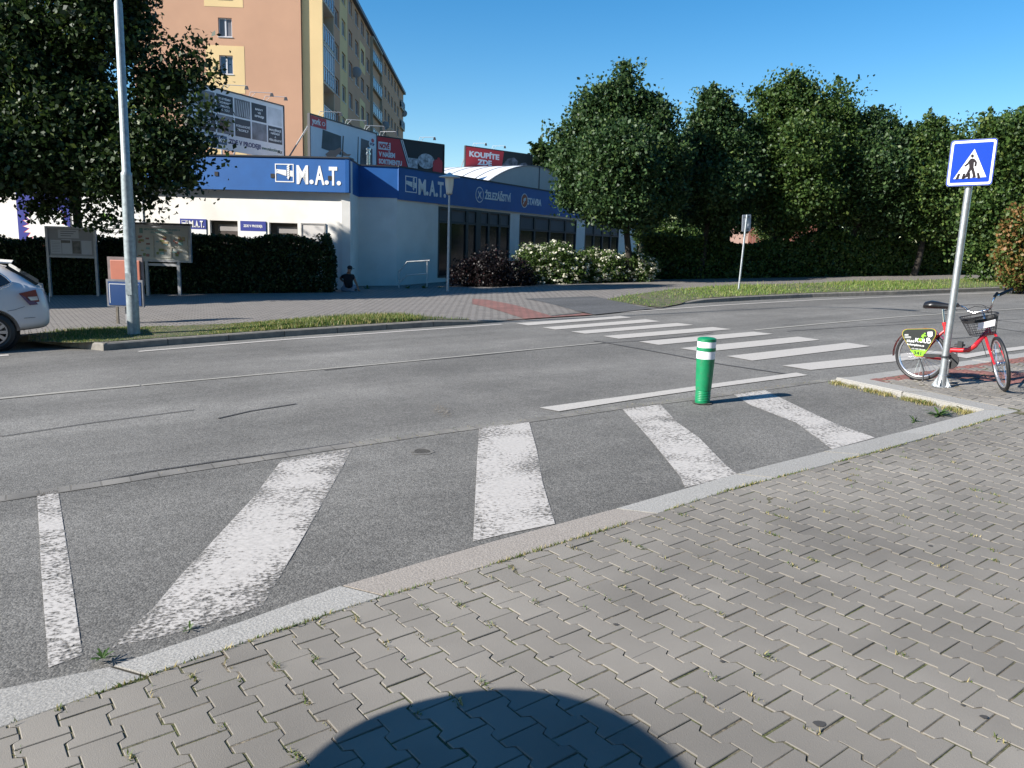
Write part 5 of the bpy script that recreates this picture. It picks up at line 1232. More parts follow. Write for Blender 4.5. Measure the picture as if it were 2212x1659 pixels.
# lamp mast
b=G(289.5,722,HF); t=root('lamp_mast',b,'tall stepped grey steel lamp mast on the left grass verge','street lamp')
m_mast=mat('mast_paint',(.30,.335,.34),.5,metal=.35,var=.22,scale=16,bump=.12,bscale=30)
r_=lambda px:px/FPX*16.9/2
px_=np.array([b+np.array([0,0,h]) for h in (-.1,2.6,2.62,5.5,5.53,9.3)])
dxl=(aty(255,0,b[1])-b); lean=np.array([dxl[0],0,0])/dxl[2]
P_=[b+lean*h+np.array([0,0,h]) for h in (-.05,2.75,2.80,2.83,5.55,5.60,9.3)]
MB().tube(P_,[.106,.090,.092,.070,.066,.052,.040],16).build('mast',m_mast,t,smooth=True)
a_=P_[-1]; arm=[a_,a_+np.array([.05,-.05,.35]),a_+np.array([.5,-.45,.62]),a_+np.array([1.0,-.95,.70])]
MB().tube(arm,[.04,.036,.033,.03],10).build('arm',m_mast,t,smooth=True)
hd_=MB(); c_=a_+np.array([1.35,-1.3,.70]); hd_.add([tuple(c_+np.array(q)) for q in ((-.42,.34,-.02),(-.3,.5,-.02),(.5,-.28,-.03),(.38,-.44,-.03),(-.36,.34,.06),(-.27,.42,.06),(.42,-.26,.09),(.34,-.36,.09))],[(0,1,3,2),(4,6,7,5),(0,4,5,1),(1,5,7,3),(3,7,6,2),(2,6,4,0)]); hd_.build('lamp_head',m_mast,t,bevel=.02)
MB().box(tuple(b+np.array([0,-.104,.9])),(.10,.012,.38)).build('service_door',m_mast,t)
# garden lamps
def glamp(b,H_,label):
    t=root('garden_lamp',b,label,'street lamp','mushroom topped garden lamps')
    MB().tube([b-[0,0,.1],b+[0,0,.6],b+[0,0,H_*.80]],[.045,.042,.032],12).build('post',mat('lamp_post_paint',(.36,.39,.42),.45,metal=.4,var=.1,scale=9),t,smooth=True)
    z=H_*.80; MB().lathe(b,[(.05,z),(.10,z+.03),(.11,z+.08)],16).build('collar',m_galv,t,smooth=True)
    MB().lathe(b,[(.10,z+.081),(.135,z+.3),(.145,z+.52),(.14,z+.54)],20).build('lamp_glass',mat('lamp_opal',(.55,.55,.50),.2),t,smooth=True)
    MB().lathe(b,[(.15,z+.541),(.35,z+.56),(.34,z+.585),(.12,z+.65),(.03,z+.72)],24).build('lamp_hat',mat('hat_white',(.55,.56,.56),.5),t,smooth=True)
gl=G(967,630,.1); glamp(gl,3.95,'garden lamp with mushroom hat in front of the store, left of the purple shrub')
g2=aty(1551,493,52.); gb=np.array([g2[0],g2[1],gz(g2[0],g2[1])]); glamp(gb,4.2,'distant garden lamp glimpsed between the maple trunks')
# handrail
b=np.array([*G(862,629,.1)[:2],0]); b[2]=gz(b[0],b[1],-.35); t=root('handrail',b,'thin white tube handrail beside the store steps','handrail')
H6=lambda x,y: aty(*CR(x,y,1400,600,2.765),29.1)
m_hr=mat('white_tube',(.5,.5,.48),.4)
lo=lambda p: np.array([p[0],p[1],b[2]])
p1_,p2_,p3_,p4_=H6(541,1340),H6(630,1238),H6(880,1222),H6(855,1230)
MB().tube([lo(p1_),p1_],.028,8).build('post',m_hr,t,smooth=True); MB().tube([lo(p4_),p4_],.02,8).build('post',m_hr,t,smooth=True)
MB().tube([H6(541,1345),p2_,p3_],.026,8).build('rail',m_hr,t,smooth=True); MB().tube([H6(545,1470),H6(630,1382),H6(850,1368)],.022,8).build('rail',m_hr,t,smooth=True)
# notice boards
m_bd=mat('board_alu',(.33,.33,.34),.55,metal=.2,var=.12,scale=8); m_bg=mat('board_backing',(.24,.235,.24),.7,var=.05,scale=3); m_pp=mat('paper',(.40,.40,.42),.7,var=.04,scale=9)
m_gls=None
b=G(209.6,644.6,.04); b=b+np.array([-1.55,0,0]); Fn=frame((b[0],b[1],0),0.); z0=gz(b[0],b[1])
t=root('notice_board',(b[0]+.8,b[1],z0),'grey notice board with pinned papers, left of the lamp mast','notice board','notice boards by the hedge')
bw_=1.62
for u_ in (0.02,bw_-.06): MB().fbox(Fn,u_,u_+.075,z0-.05,z0+2.36,-.05,.03).build('leg',m_bd,t)
MB().fbox(Fn,.11,bw_-.08,z0+1.44,z0+2.30,-.03,-.01).build('panel',m_bg,t)
fr=MB(); fr.fbox(Fn,.1,bw_-.07,z0+2.30,z0+2.36,-.04,.02); fr.fbox(Fn,.1,bw_-.07,z0+1.38,z0+1.44,-.04,.02); fr.build('frame',m_bd,t)
pm=MB()
for a_,c_,e_,g_ in ((.42,1.08,2.0,2.26),(.16,.5,1.5,1.93),(.52,.84,1.5,1.96),(.88,1.12,1.55,1.93),(1.15,1.48,1.5,1.93)): pm.fbox(Fn,a_,c_,z0+e_,z0+g_,-.009,-.006)
build_split(pm,'paper',m_pp,t); 
pm=MB(); pm.fbox(Fn,.5,.8,z0+1.84,z0+1.93,-.005,-.003); pm.fbox(Fn,.86,1.12,z0+1.52,z0+1.92,-.005,-.003); build_split(pm,'photo',mat('notice_photo',(.10,.09,.08),.6,var=.5,scale=8),t)
pm=MB()
for k in range(7): pm.fbox(Fn,.20,.46,z0+1.86-.05*k,z0+1.867-.05*k,-.005,-.004)
for k in range(3): pm.fbox(Fn,.50,.50+.5-.08*k,z0+2.2-.07*k,z0+2.22-.07*k,-.005,-.004)
pm.build('print_lines',mat('notice_ink',(.07,.07,.09),.6),t)
b=G(321,643.5,.04); Fn=frame((b[0],b[1],0),0.); z0=gz(b[0],b[1]); t=root('notice_board',(b[0]+.5,b[1],z0),'large glazed town map board on two legs, right of the lamp mast','notice board','notice boards by the hedge')
for u_ in (-.05,.98): MB().fbox(Fn,u_,u_+.09,z0-.05,z0+1.22,-.04,.04).build('leg',m_bd,t)
MB().fbox(Fn,.05,.97,z0+1.08,z0+1.16,-.03,.03).build('crossbar',m_bd,t)
MB().fbox(Fn,-.37,1.40,z0+1.25,z0+2.36,-.08,-.02).build('panel',mat('map_board',(.42,.42,.38),.6,var=.04,scale=5),t)
fr=MB(); 
for a_,c_,e_,g_ in ((-.41,1.44,2.30,2.37),(-.41,1.44,1.21,1.28),(-.41,-.34,1.28,2.30),(1.37,1.44,1.28,2.30)): fr.fbox(Fn,a_,c_,z0+e_,z0+g_,-.09,.02)
fr.build('frame',m_bd,t); MB().fbox(Fn,-.45,1.47,z0+2.372,z0+2.44,-.12,.05).build('canopy',m_dark,t)
cols_=[(.16,.30,.30),(.30,.13,.10),(.16,.20,.06),(.33,.26,.14),(.22,.10,.08)]
for k in range(5):
    pm=MB()
    for _ in range(9):
        ci=RNG.integers(0,3); ri=RNG.integers(0,2); u_=-.27+ci*.55+RNG.uniform(0,.33); v_=z0+1.36+ri*.37+RNG.uniform(0,.24); w1_=-.019+.0012*_+.0003*k+.001; pm.fbox(Fn,u_,u_+RNG.uniform(.05,.16),v_,v_+RNG.uniform(.03,.1),-.0195,w1_)
    pm.build('map_print',mat('map_ink_%d'%k,cols_[k],.6),t)
pm=MB()
for ci in range(3):
    for ri in range(2):
        u0=-.29+ci*.55; v0=z0+1.33+ri*.37; 
        for a_,c_,e_,g_ in ((u0,u0+.53,v0,v0+.012),(u0,u0+.53,v0+.33,v0+.342),(u0,u0+.012,v0+.012,v0+.33),(u0+.518,u0+.53,v0+.012,v0+.33)): pm.fbox(Fn,a_,c_,e_,g_,-.0196,-.006)
pm.build('map_print',mat('map_frame',(.5,.46,.38),.6),t)
merge(text(Fn,'MĚSTSKÝ OBVOD PLZEŇ 4',-.05,z0+2.20,.055,-.018,bold=.02,wid=1.15),text(Fn,'PLÁN ÚZEMÍ',.52,z0+2.11,.055,-.018,bold=.02,align='CENTER',wid=.7)).build('lettering',mat('map_teal',(.10,.27,.26),.6),t)
MB().fbox(Fn,-.2,-.09,z0+2.1,z0+2.27,-.0195,-.015).build('emblem',mat('emblem_green',(.12,.22,.20),.6),t)
# small orange and blue box signs
b=G(255,711); b=np.array([b[0],b[1],b[2]+.05]); Fn=frame((b[0]+.03,b[1]+.22,0),-3.); z0=b[2]
t=root('box_sign',(b[0]+.2,b[1],z0),'blank orange box sign behind the lamp mast above the blue one','sign','small box signs at the lamp mast')
MB().fbox(Fn,.12,.16,z0-.05,z0+1.0,.12,.16).build('leg',m_bd,t); 
MB().fbox(Fn,-.2,.53,z0+.86,z0+1.42,.10,.16).build('frame',mat('sign_box_frame',(.17,.13,.12),.6,var=.2,scale=8),t); MB().fbox(Fn,-.13,.49,z0+.90,z0+1.36,.162,.19).build('panel',mat('orange_board',(.42,.135,.08),.5,var=.05,scale=6),t,bevel=.015)
t=root('box_sign',(b[0]+.2,b[1]-.3,z0),'blank dark blue box sign on thin legs, directly behind the lamp mast','sign','small box signs at the lamp mast')
for u_ in (-.01,.36): MB().fbox(Fn,u_,u_+.045,z0-.05,z0+.42,.24,.28).build('leg',mat('rusty_leg',(.14,.12,.09),.7,var=.3,scale=20),t)
MB().fbox(Fn,-.18,.58,z0+.42,z0+.97,.22,.28).build('frame',mat('sign_box_frame_grey',(.16,.16,.165),.6,var=.2,scale=8),t); MB().fbox(Fn,-.14,.54,z0+.45,z0+.93,.282,.29).build('panel',mat('blue_board',(.006,.04,.14),.4),t)
pm=MB(); pm.fbox(Fn,-.11,.50,z0+.875,z0+.885,.291,.294); pm.fbox(Fn,-.115,-.105,z0+.49,z0+.885,.291,.294); pm.build('border_line',m_white,t)

# ================================================================== CAR
wc=G(-8,762); azc=31.; dc=dirv(azc); nc=dirv(azc-90)      # dc towards the rear, nc towards the camera side
m_car=mat('car_paint',(.58,.57,.58),.35,metal=.05,coat=.8,var=.02,scale=3); m_cg=mat('car_glass',(.012,.014,.018),.04,spec=.9)
t=root('parked_car',wc-nc*.85,'silver estate car parked at the left edge, rear end showing','car')
def CP(s,y,z): q=wc+dc*s-nc*y; return (q[0],q[1],wc[2]+z)      # y: 0 near side face, 1.78 far side
Wc_=1.78
# stations along length: s (rear positive), list of (inset, z) from sill to roof centre
def ring_(s,sill,belt,roof,wi=0.,ti=.24,belt_in=.03):
    half=[(.06+wi,sill),(.0+wi,sill+.14),(.0+wi,(sill+belt)/2+.1),(belt_in+wi,belt),(belt_in+.05+wi,belt+.04),(ti+wi,roof-.06),(ti+.14+wi,roof),(Wc_/2,roof+.015)]
    return half
stns=[(.79,.46,.62,.66,.20,.30),(.775,.40,.72,.80,.10,.22),(.72,.34,.96,1.03,.06,.12),(.62,.32,1.02,1.09,.03,.14),(.45,.30,1.03,1.22,0,.20),(.24,.28,1.04,1.36,0,.23),(-.3,.24,1.02,1.43,0,.25),(-1.2,.24,.99,1.46,0,.26),(-2.0,.24,.97,1.42,0,.26),(-2.55,.24,.95,1.20,0,.22),(-2.9,.25,.93,1.00,0,.14),(-3.4,.30,.84,.90,.05,.1),(-3.62,.36,.66,.72,.14,.12),(-3.68,.42,.55,.60,.25,.2)]
rings=[ring_(*q) for q in stns]; vs=[]; 
for (s,*_),h_ in zip(stns,rings):
    full=h_+[(Wc_-a_,z_) for a_,z_ in h_[-2::-1]]
    vs+= [CP(s,a_,z_) for a_,z_ in full]
n_=len(rings[0])*2-1; fs=[]
for i in range(len(stns)-1):
    for k in range(n_-1): fs.append((i*n_+k,i*n_+k+1,(i+1)*n_+k+1,(i+1)*n_+k))
    fs.append((i*n_+n_-1,i*n_,(i+1)*n_,(i+1)*n_+n_-1))
fs+= [tuple(range(n_-1,-1,-1)),tuple((len(stns)-1)*n_+k for k in range(n_))]
body=MB().add(vs,fs).build('body',m_car,t,smooth=True)
sm=body.modifiers.new('sub','SUBSURF'); sm.levels=2; sm.render_levels=2
cut=MB()
for s_c in (-.02,-2.70):
    for yy in (0,Wc_):
        q0,q1=Vector(CP(s_c,yy-.25,.33)),Vector(CP(s_c,yy+.25,.33)); cut.tube([q0,q1],.375,40)
cuto=cut.build('arch_cut',m_black,t); bo_=body.modifiers.new('arch','BOOLEAN'); bo_.operation='DIFFERENCE'; bo_.object=cuto; bo_.solver='EXACT'
dg=bpy.context.evaluated_depsgraph_get(); me2=bpy.data.meshes.new_from_object(body.evaluated_get(dg)); body.modifiers.clear(); body.data=me2; bpy.data.objects.remove(cuto)
for p_ in me2.polygons: p_.use_smooth=True
me2.set_sharp_from_angle(angle=math.radians(50))
def cpatch(pts,y,w_=.012): 
    """flat patch on the near side: pts in (s,z)"""
    mb=MB(); n=len(pts); yy=y if callable(y) else (lambda s,z:y); mb.add([CP(s,yy(s,z),z) for s,z in pts]+[CP(s,yy(s,z)+w_,z) for s,z in pts],[tuple(range(n)),tuple(range(2*n-1,n-1,-1))]+[(i,(i+1)%n,n+(i+1)%n,n+i) for i in range(n)]); return mb
ys=lambda s,z: .015+max(0,(z-1.03))*.52-.004
sg=cpatch([(.27,1.12),(.20,1.20),(.10,1.28),(-.55,1.32),(-.62,1.07),(.12,1.055)],ys).build('side_window',m_cg,t)
cpatch([(-.68,1.07),(-.62,1.33),(-1.5,1.36),(-1.52,1.05)],ys).build('side_window',m_cg,t); cpatch([(-1.58,1.05),(-1.56,1.36),(-2.0,1.33),(-2.5,1.08)],ys).build('side_window',m_cg,t)
mb=MB(); mb.tube([CP(s,ys(s,z)-.008,z) for s,z in [(-.62,1.045),(.12,1.035),(.25,1.08),(.285,1.125),(.21,1.21),(.10,1.295)]],.008,6); mb.build('window_trim',m_chrome,t,smooth=True)
# tailgate glass and spoiler
rg=MB(); rg.add([CP(.24,.34,1.385),CP(.24,Wc_-.34,1.385),CP(.655,Wc_-.24,1.095),CP(.655,.24,1.095),CP(.20,.34,1.35),CP(.20,Wc_-.34,1.35),CP(.61,Wc_-.24,1.06),CP(.61,.24,1.06)],[(0,1,2,3),(7,6,5,4),(0,4,5,1),(1,5,6,2),(2,6,7,3),(3,7,4,0)]); rg.build('rear_window',m_cg,t)
MB().add([CP(s,y,z) for s,y,z in ((.08,.27,1.42),(.08,Wc_-.27,1.42),(.30,Wc_-.30,1.415),(.30,.30,1.415),(.08,.27,1.45),(.08,Wc_-.27,1.45),(.30,Wc_-.30,1.435),(.30,.30,1.435))],[(3,2,1,0),(4,5,6,7),(0,1,5,4),(1,2,6,5),(2,3,7,6),(3,0,4,7)]).build('spoiler',m_car,t,bevel=.008)
MB().add([CP(s,y,z) for s,y,z in ((.60,.12,1.04),(.60,Wc_-.12,1.04),(.725,Wc_-.16,1.02),(.725,.16,1.02),(.60,.12,.95),(.60,Wc_-.12,.95),(.715,Wc_-.16,.945),(.715,.16,.945))],[(0,1,2,3),(7,6,5,4),(0,4,5,1),(1,5,6,2),(2,6,7,3),(3,7,4,0)]).build('tailgate_edge',m_car,t,bevel=.012)
m_tl=mat('tail_lamp_red',(.14,.006,.009),.2,coat=.5); m_tlw=mat('tail_lamp_clear',(.45,.42,.42),.15,coat=.6)
yl=lambda s,z: -.022+max(0,s-.42)**1.5*.75
def lamp(mir):
    f=(lambda s,z:yl(s,z)-.012) if not mir else (lambda s,z:Wc_-yl(s,z)-.016)
    o=cpatch([(.37,.95),(.61,1.01),(.66,.77),(.51,.76)],f,.06).build('tail_lamp',m_tl,t)
    f2=(lambda s,z:yl(s,z)-.020) if not mir else (lambda s,z:Wc_-yl(s,z)-.006)
    cpatch([(.49,.895),(.625,.90),(.635,.84),(.53,.835)],f2,.012).build('reversing_lamp',m_tlw,t).parent=o
lamp(False); lamp(True)
mb=MB()
for pts in ([(.20,.67),(.30,.69),(.44,.74)],[(.42,.55),(.62,.56),(.79,.60)]): mb.tube([CP(s,yl(s,z)-.001,z) for s,z in pts],.0035,5)
mb.build('panel_gap',m_dark,t)
MB().add([CP(s,y,z) for s,y,z in ((.795,.62,.76),(.795,1.16,.76),(.80,1.16,.88),(.80,.62,.88),(.80,.62,.76),(.80,1.16,.76),(.805,1.16,.88),(.805,.62,.88))],[(0,1,2,3),(7,6,5,4),(0,4,5,1),(1,5,6,2),(2,6,7,3),(3,7,4,0)]).build('number_plate',m_white,t)
m_tyre=m_black
for s,yy in ((-.02,0),(-.02,Wc_),(-2.70,0),(-2.70,Wc_)):
    sg_=1 if yy==0 else -1; c_=Vector(CP(s,yy+.11*sg_,.325)); q=Vector(CP(s,yy+.26*sg_,.325))
    wdir=Vector(dc); up=Vector((0,0,1)); ax=Vector(nc)*sg_
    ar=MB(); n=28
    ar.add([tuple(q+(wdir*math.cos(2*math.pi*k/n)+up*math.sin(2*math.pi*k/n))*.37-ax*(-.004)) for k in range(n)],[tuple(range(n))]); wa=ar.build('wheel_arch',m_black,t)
    ty=MB(); ty.torus(c_+ax*.0,wdir,up,.245,.08,32,8,1.15); wh=ty.build('wheel',m_tyre,t,smooth=True)
    rm=MB(); rr=[]; cc=c_+ax*.085
    for k in range(10):
        a=2*math.pi*k/10; d_=wdir*math.cos(a)+up*math.sin(a); e_=wdir*-math.sin(a)+up*math.cos(a)
        rm.add([cc+d_*.04+e_*.02,cc+d_*.19+e_*.028,cc+d_*.19-e_*.028,cc+d_*.04-e_*.02,cc+d_*.04+e_*.02-ax*.03,cc+d_*.19+e_*.028-ax*.03,cc+d_*.19-e_*.028-ax*.03,cc+d_*.04-e_*.02-ax*.03],[(0,1,2,3),(7,6,5,4),(0,4,5,1),(1,5,6,2),(2,6,7,3),(3,7,4,0)])
    rm.torus(cc-ax*.01,wdir,up,.19,.015,32,6); rm.sphere(cc,.045,10,6); r__=rm.build('rim',mat('alloy',(.5,.5,.52),.3,metal=.9),t); r__.parent=wh

# ================================================================== BICYCLE
rw=G(1992,823.5,HK*.6); az_b=-51.; db=dirv(az_b); lat=dirv(az_b+90)
t=root('rental_bicycle',rw,'red rental bicycle with front basket leaning by the crosswalk sign post','bicycle')
def BP(s,z,y=0): q=rw+db*s+lat*y; return Vector((q[0],q[1],rw[2]+z))
Bp=lambda x,y,Y: Vector(aty(*CR(x,y,3500,1080,3.017),Y))
Y0=rw[1]
Rw=.295
hubR=BP(-.05,Rw+.003)
m_rim=mat('rim_silver',(.62,.62,.64),.25,metal=.8)
def wheel(nm,c_,wd,up,Rr):
    wd=Vector(wd).normalized(); up=Vector(up).normalized(); ax=wd.cross(up)
    w_=MB().torus(c_,wd,up,Rr-.019,.019,44,8).build(nm,m_black,t,smooth=True)
    r1=MB().torus(c_,wd,up,Rr-.046,.012,44,8,1.2).build('rim',m_rim,t,smooth=True); r1.parent=w_
    sp_=MB()
    for k in range(28):
        a=2*math.pi*k/28; a2=a+(.5 if k%2 else -.5); s_=1 if (k//2)%2 else -1
        sp_.tube([c_+(wd*math.cos(a2)+up*math.sin(a2))*.02+ax*.028*s_, c_+(wd*math.cos(a)+up*math.sin(a))*(Rr-.05)],.0016,4,False)
    o=sp_.build('spokes',m_chrome,t); o.parent=w_
    h_=MB(); h_.tube([c_-ax*.045,c_+ax*.045],.018,12); h_.tube([c_-ax*.062,c_+ax*.062],.006,8); o=h_.build('hub',m_chrome,t,smooth=True); o.parent=w_
    return w_
wheel('rear_wheel',hubR,db,(0,0,1),Rw)
fw_c=G(2168.5,845.0,HK); azf=-107.; 
crown=Bp(1385,770,8.78); crown=Vector((crown[0],crown[1],crown[2]))
stem=Bp(1300,520,8.98)
ax_=(stem-crown).normalized()
fd=Vector(dirv(azf)); fd=(fd-ax_*fd.dot(ax_)).normalized(); fupv=ax_; nrm_=fd.cross(ax_).normalized()
upw=(Vector((0,0,1))-nrm_*nrm_.z).normalized(); hubF=Vector(fw_c)+upw*Rw
wheel('front_wheel',hubF,fd,fupv,Rw)
flat=fd.cross(fupv).normalized()
fk=MB()
for s_ in (-1,1): fk.tube([crown+flat*.05*s_,crown*.55+hubF*.45+flat*.056*s_+fd*.005,hubF+flat*.056*s_],[.016,.015,.010],8)
fk.tube([crown-flat*.056,crown+flat*.056],.018,8); fk.build('fork',m_red,t,smooth=True)
hd=MB(); hT=crown+ax_*.17; hd.tube([crown+ax_*.01,hT],.024,12); 
bb=BP(.30,.285); st_lo=BP(.235,.43); st_hi=BP(.165,.69)
lowm=BP(.42,.41)
fr=MB(); fr.tube([bb,st_lo,st_hi],[.022,.022,.020],12)
hmid=crown+ax_*.06
pts=[BP(.27,.40),BP(.36,.405),BP(.45,.42),BP(.51,.47),hmid]; fr.tube(pts,[.026,.027,.027,.025,.023],12)
fr.tube([bb,BP(.10,.285,.05),hubR+Vector(lat)*.06],[.012,.011,.009],8); fr.tube([bb,BP(.10,.285,-.05),hubR-Vector(lat)*.06],[.012,.011,.009],8)
fr.tube([BP(.185,.62),BP(.06,.47,.055),hubR+Vector(lat)*.06],[.010,.010,.009],8); fr.tube([BP(.185,.62),BP(.06,.47,-.055),hubR-Vector(lat)*.06],[.010,.010,.009],8)
fr=merge(fr,hd).build('frame',m_red,t,smooth=True)
Fl=frame((rw[0],rw[1],0),az_b)
MB().tube([st_hi-Vector((0,0,.03)),BP(.125,.845)],.0135,12).build('seat_post',m_chrome,t,smooth=True)
MB().tube([BP(.172,.665),BP(.163,.70)],.026,12).build('seat_clamp',m_red,t,smooth=True)
# saddle
sd2=MB(); prof_s=[(-.09,.0,.93*0),]; 
st_=[(-.075,.045,.86,.025),(-.055,.085,.875,.045),(0.0,.095,.885,.05),(.06,.075,.885,.045),(.12,.042,.882,.038),(.19,.026,.882,.03),(.225,.014,.878,.016)]
vs=[];n=12
for s,wd_,z,hh in st_:
    for k in range(n): a=2*math.pi*k/n; p=BP(s,z+hh*math.sin(a)*(1 if math.sin(a)>0 else .9),wd_*math.cos(a)); vs.append(tuple(p))
fs=[(i*n+k,(i+1)*n+k,(i+1)*n+(k+1)%n,i*n+(k+1)%n) for i in range(len(st_)-1) for k in range(n)]+[tuple(range(n)),tuple((len(st_)-1)*n+k for k in range(n-1,-1,-1))]
MB().add(vs,fs).build('saddle',mat('saddle_black',(.012,.012,.013),.3),t,smooth=True)
# handlebar through photograph directions at believable depths
HL=[Bp(870,452,9.02),Bp(1000,425,9.05),Bp(1080,455,9.08),Bp(1130,500,9.05),Bp(1190,520,8.98),Bp(1300,495,8.95),Bp(1380,478,8.9),Bp(1405,440,8.86),Bp(1430,360,8.84),Bp(1455,320,8.85),Bp(1500,300,8.88)]
hb_=MB().tube(HL[1:],.011,10).build('handlebar',m_chrome,t,smooth=True)
MB().tube([Bp(862,455,9.02),Bp(985,428,9.05)],.017,10).build('grip',m_black,t,smooth=True); MB().tube([Bp(1500,300,8.88),Bp(1655,232,8.97)],.018,10).build('grip',m_black,t,smooth=True)
MB().tube([hT,stem],.016,10).build('stem',m_chrome,t,smooth=True)
mb=MB(); mb.tube([Bp(1440,322,8.84),Bp(1480,275,8.85)],.016,8); mb.tube([Bp(985,405,9.04),Bp(1010,440,9.04)],.018,8); mb.tube([Bp(835,490,9.0),Bp(900,475,9.0),Bp(990,485,9.03)],.005,6); mb.build('brake_lever',m_dark,t,smooth=True)
mb=MB()
for p in ([Bp(1010,430,9.04),Bp(1150,420,8.95),Bp(1290,420,8.85),Bp(1400,470,8.8),Bp(1410,540,8.8)],[Bp(950,480,9.04),Bp(1100,480,8.92),Bp(1200,440,8.85),Bp(1330,450,8.8),Bp(1370,520,8.8)],[Bp(1270,800,8.8),Bp(1300,900,8.7),Bp(1350,1050,8.65)]): mb.tube(p,.0035,5)
mb.build('cable',m_black,t)
# basket
TLb,TRb,BLb,BRb=Bp(1078,592,8.78),Bp(1518,520,8.72),Bp(1195,800,8.74),Bp(1490,768,8.68)
ux=(TRb-TLb); ux_l=ux.length; ux.normalize(); 
out=Vector((0,0,1)).cross(ux); out = out if out.dot(Vector((0,-1,0)))>0 else -out
out=Vector((out.x,out.y,0)).normalized()
c_t=(TLb+TRb)/2; c_b=(BLb+BRb)/2; dep=.22
def bq(a,v):
    """point of the basket wall: a round the plan, v 0 bottom .. 1 top"""
    wdt=(ux_l*.5)*(v)+(BRb-BLb).length*.5*(1-v); c__=c_b.lerp(c_t,v)-out*dep*.45; dp=dep*.55*(.8+.2*v)
    return c__+ux*wdt*math.copysign(abs(math.cos(a))**.6,math.cos(a))+out*dp*math.copysign(abs(math.sin(a))**.6,math.sin(a))
bk=MB(); NB=34
for v,r_ in ((0,.003),(.12,.002),(.24,.002),(.36,.002),(.5,.002),(.64,.002),(.8,.002),(1.,.006)): bk.tube([bq(2*math.pi*k/40,v) for k in range(41)],r_,5,False)
for k in range(NB): a=2*math.pi*k/NB; bk.tube([bq(a,0),bq(a,.5),bq(a,1)],.0019,4,False)
for i in range(9):
    f=-.8+1.6*i/8; bk.tube([c_b-out*dep*.45+ux*f*(BRb-BLb).length*.5-out*.11,c_b-out*dep*.45+ux*f*(BRb-BLb).length*.5+out*.11],.0019,4,False)
bk=bk.build('basket',m_dark,t)
bd_=MB(); vs=[]
for k in range(41):
    a=2*math.pi*k/40
    for v in (.70,.86): p=bq(a,v)+out*.002*(1 if math.sin(a)>0 else -1); vs.append(tuple(p))
bd_.add(vs,[(2*k,2*k+1,2*k+3,2*k+2) for k in range(40)]).build('basket_band',m_black,t).parent=bk
pn_=MB(); q0=c_b.lerp(c_t,.50)+out*dep*.12+ux*.01; pn_.add([tuple(q0+ux*a_+Vector((0,0,b_))+out*c_) for c_ in (0,.006) for a_,b_ in ((-.085,-.03),(.085,-.015),(.085,.055),(-.085,.04))],[(3,2,1,0),(4,5,6,7),(0,1,5,4),(1,2,6,5),(2,3,7,6),(3,0,4,7)]); pn_.build('basket_plate',mat('plate_white',(.85,.85,.88),.2,coat=1.),t).parent=bk
# rear wheel advertising panel
fP=lambda s,v,w_=0: tuple(BP(s,v,-.075-w_))
rwp=onp
def S_(x,y): 
    q=onp(*CR(x,y,3500,1080,3.017),rw-lat*.075,az_b)-rw; return (float(q@db),float(q[2]))
outer=[S_(*p) for p in ((328,775),(333,745),(350,722),(385,710),(690,705),(722,712),(742,735),(745,765),(735,800),(600,1030),(575,1047),(500,1047),(478,1035),(345,820))]
inner=[((s-0)*1,z) for s,z in outer]; cs=sum(s for s,z in outer)/len(outer); cz_=sum(z for s,z in outer)/len(outer)
sc=lambda f:[(cs+(s-cs)*f,cz_+(z-cz_)*f) for s,z in outer]
mp_=mat('panel_orange',(.40,.09,.03),.4); my_=mat('panel_lime',(.20,.46,.02),.4); mk_=mat('panel_black',(.012,.014,.013),.4)
pan=MB().fpoly(fP,outer,0,.006).build('wheel_panel',mp_,t)
MB().fpoly(fP,sc(.972),.0062,.0075).build('panel_border',my_,t).parent=pan
MB().fpoly(fP,sc(.95),.0077,.009).build('panel_field',mk_,t).parent=pan
fT=lambda x,y:S_(x,y)
lime=[fT(*p) for p in ((425,965),(637,963),(592,1024),(570,1038),(505,1038),(488,1028))]
MB().fpoly(fP,lime,.0091,.0102).build('panel_patch',my_,t).parent=pan
def tx(s,x,y,h,wd,mm,bold=.04):
    bold*=.35
    a_=fT(x,y); b_=fT(x+wd,y); hh=fT(x,y-h)[1]-a_[1]
    o=text(fP,s,a_[0],a_[1],hh,.0105,bold=bold,depth=.0008,wid=b_[0]-a_[0]).build('lettering',mm,t); o.parent=pan
tx('341',470,1016,42,92,mk_,.06); tx('KOLO',490,866,50,190,m_white,.06); tx('SDÍLENÉ',385,864,26,95,m_white,.05); tx('kolemplzne.cz',395,903,26,205,m_white,.03); tx('420 739 578 570',445,952,15,165,m_white,.0)
gm=MB(); gm.fpoly(fP,circle(*fT(606,766),.010,14),.0105,.0115); gm.fpoly(fP,[fT(*p) for p in ((572,782),(592,772),(606,786),(626,793),(622,802),(600,800),(588,806),(602,836),(592,838),(574,810),(562,806))],.0105,.0115); gm.fpoly(fP,circle(*fT(552,842),.020,18),.0118,.0126)
gm.build('cyclist_print',my_,t).parent=pan
gm=MB(); gm.fpoly(fP,circle(*fT(645,838),.020,18),.0118,.0126); gm.fpoly(fP,[fT(*p) for p in ((640,746),(698,744),(698,795),(670,812),(642,796))],.0105,.0112); 
for yy in (775,786,803,815): gm.fpoly(fP,[fT(362,yy),fT(410 if yy<790 else 440,yy),fT(410 if yy<790 else 440,yy+4),fT(362,yy+4)],.0105,.0112)
gm.build('print_marks',m_white,t).parent=pan
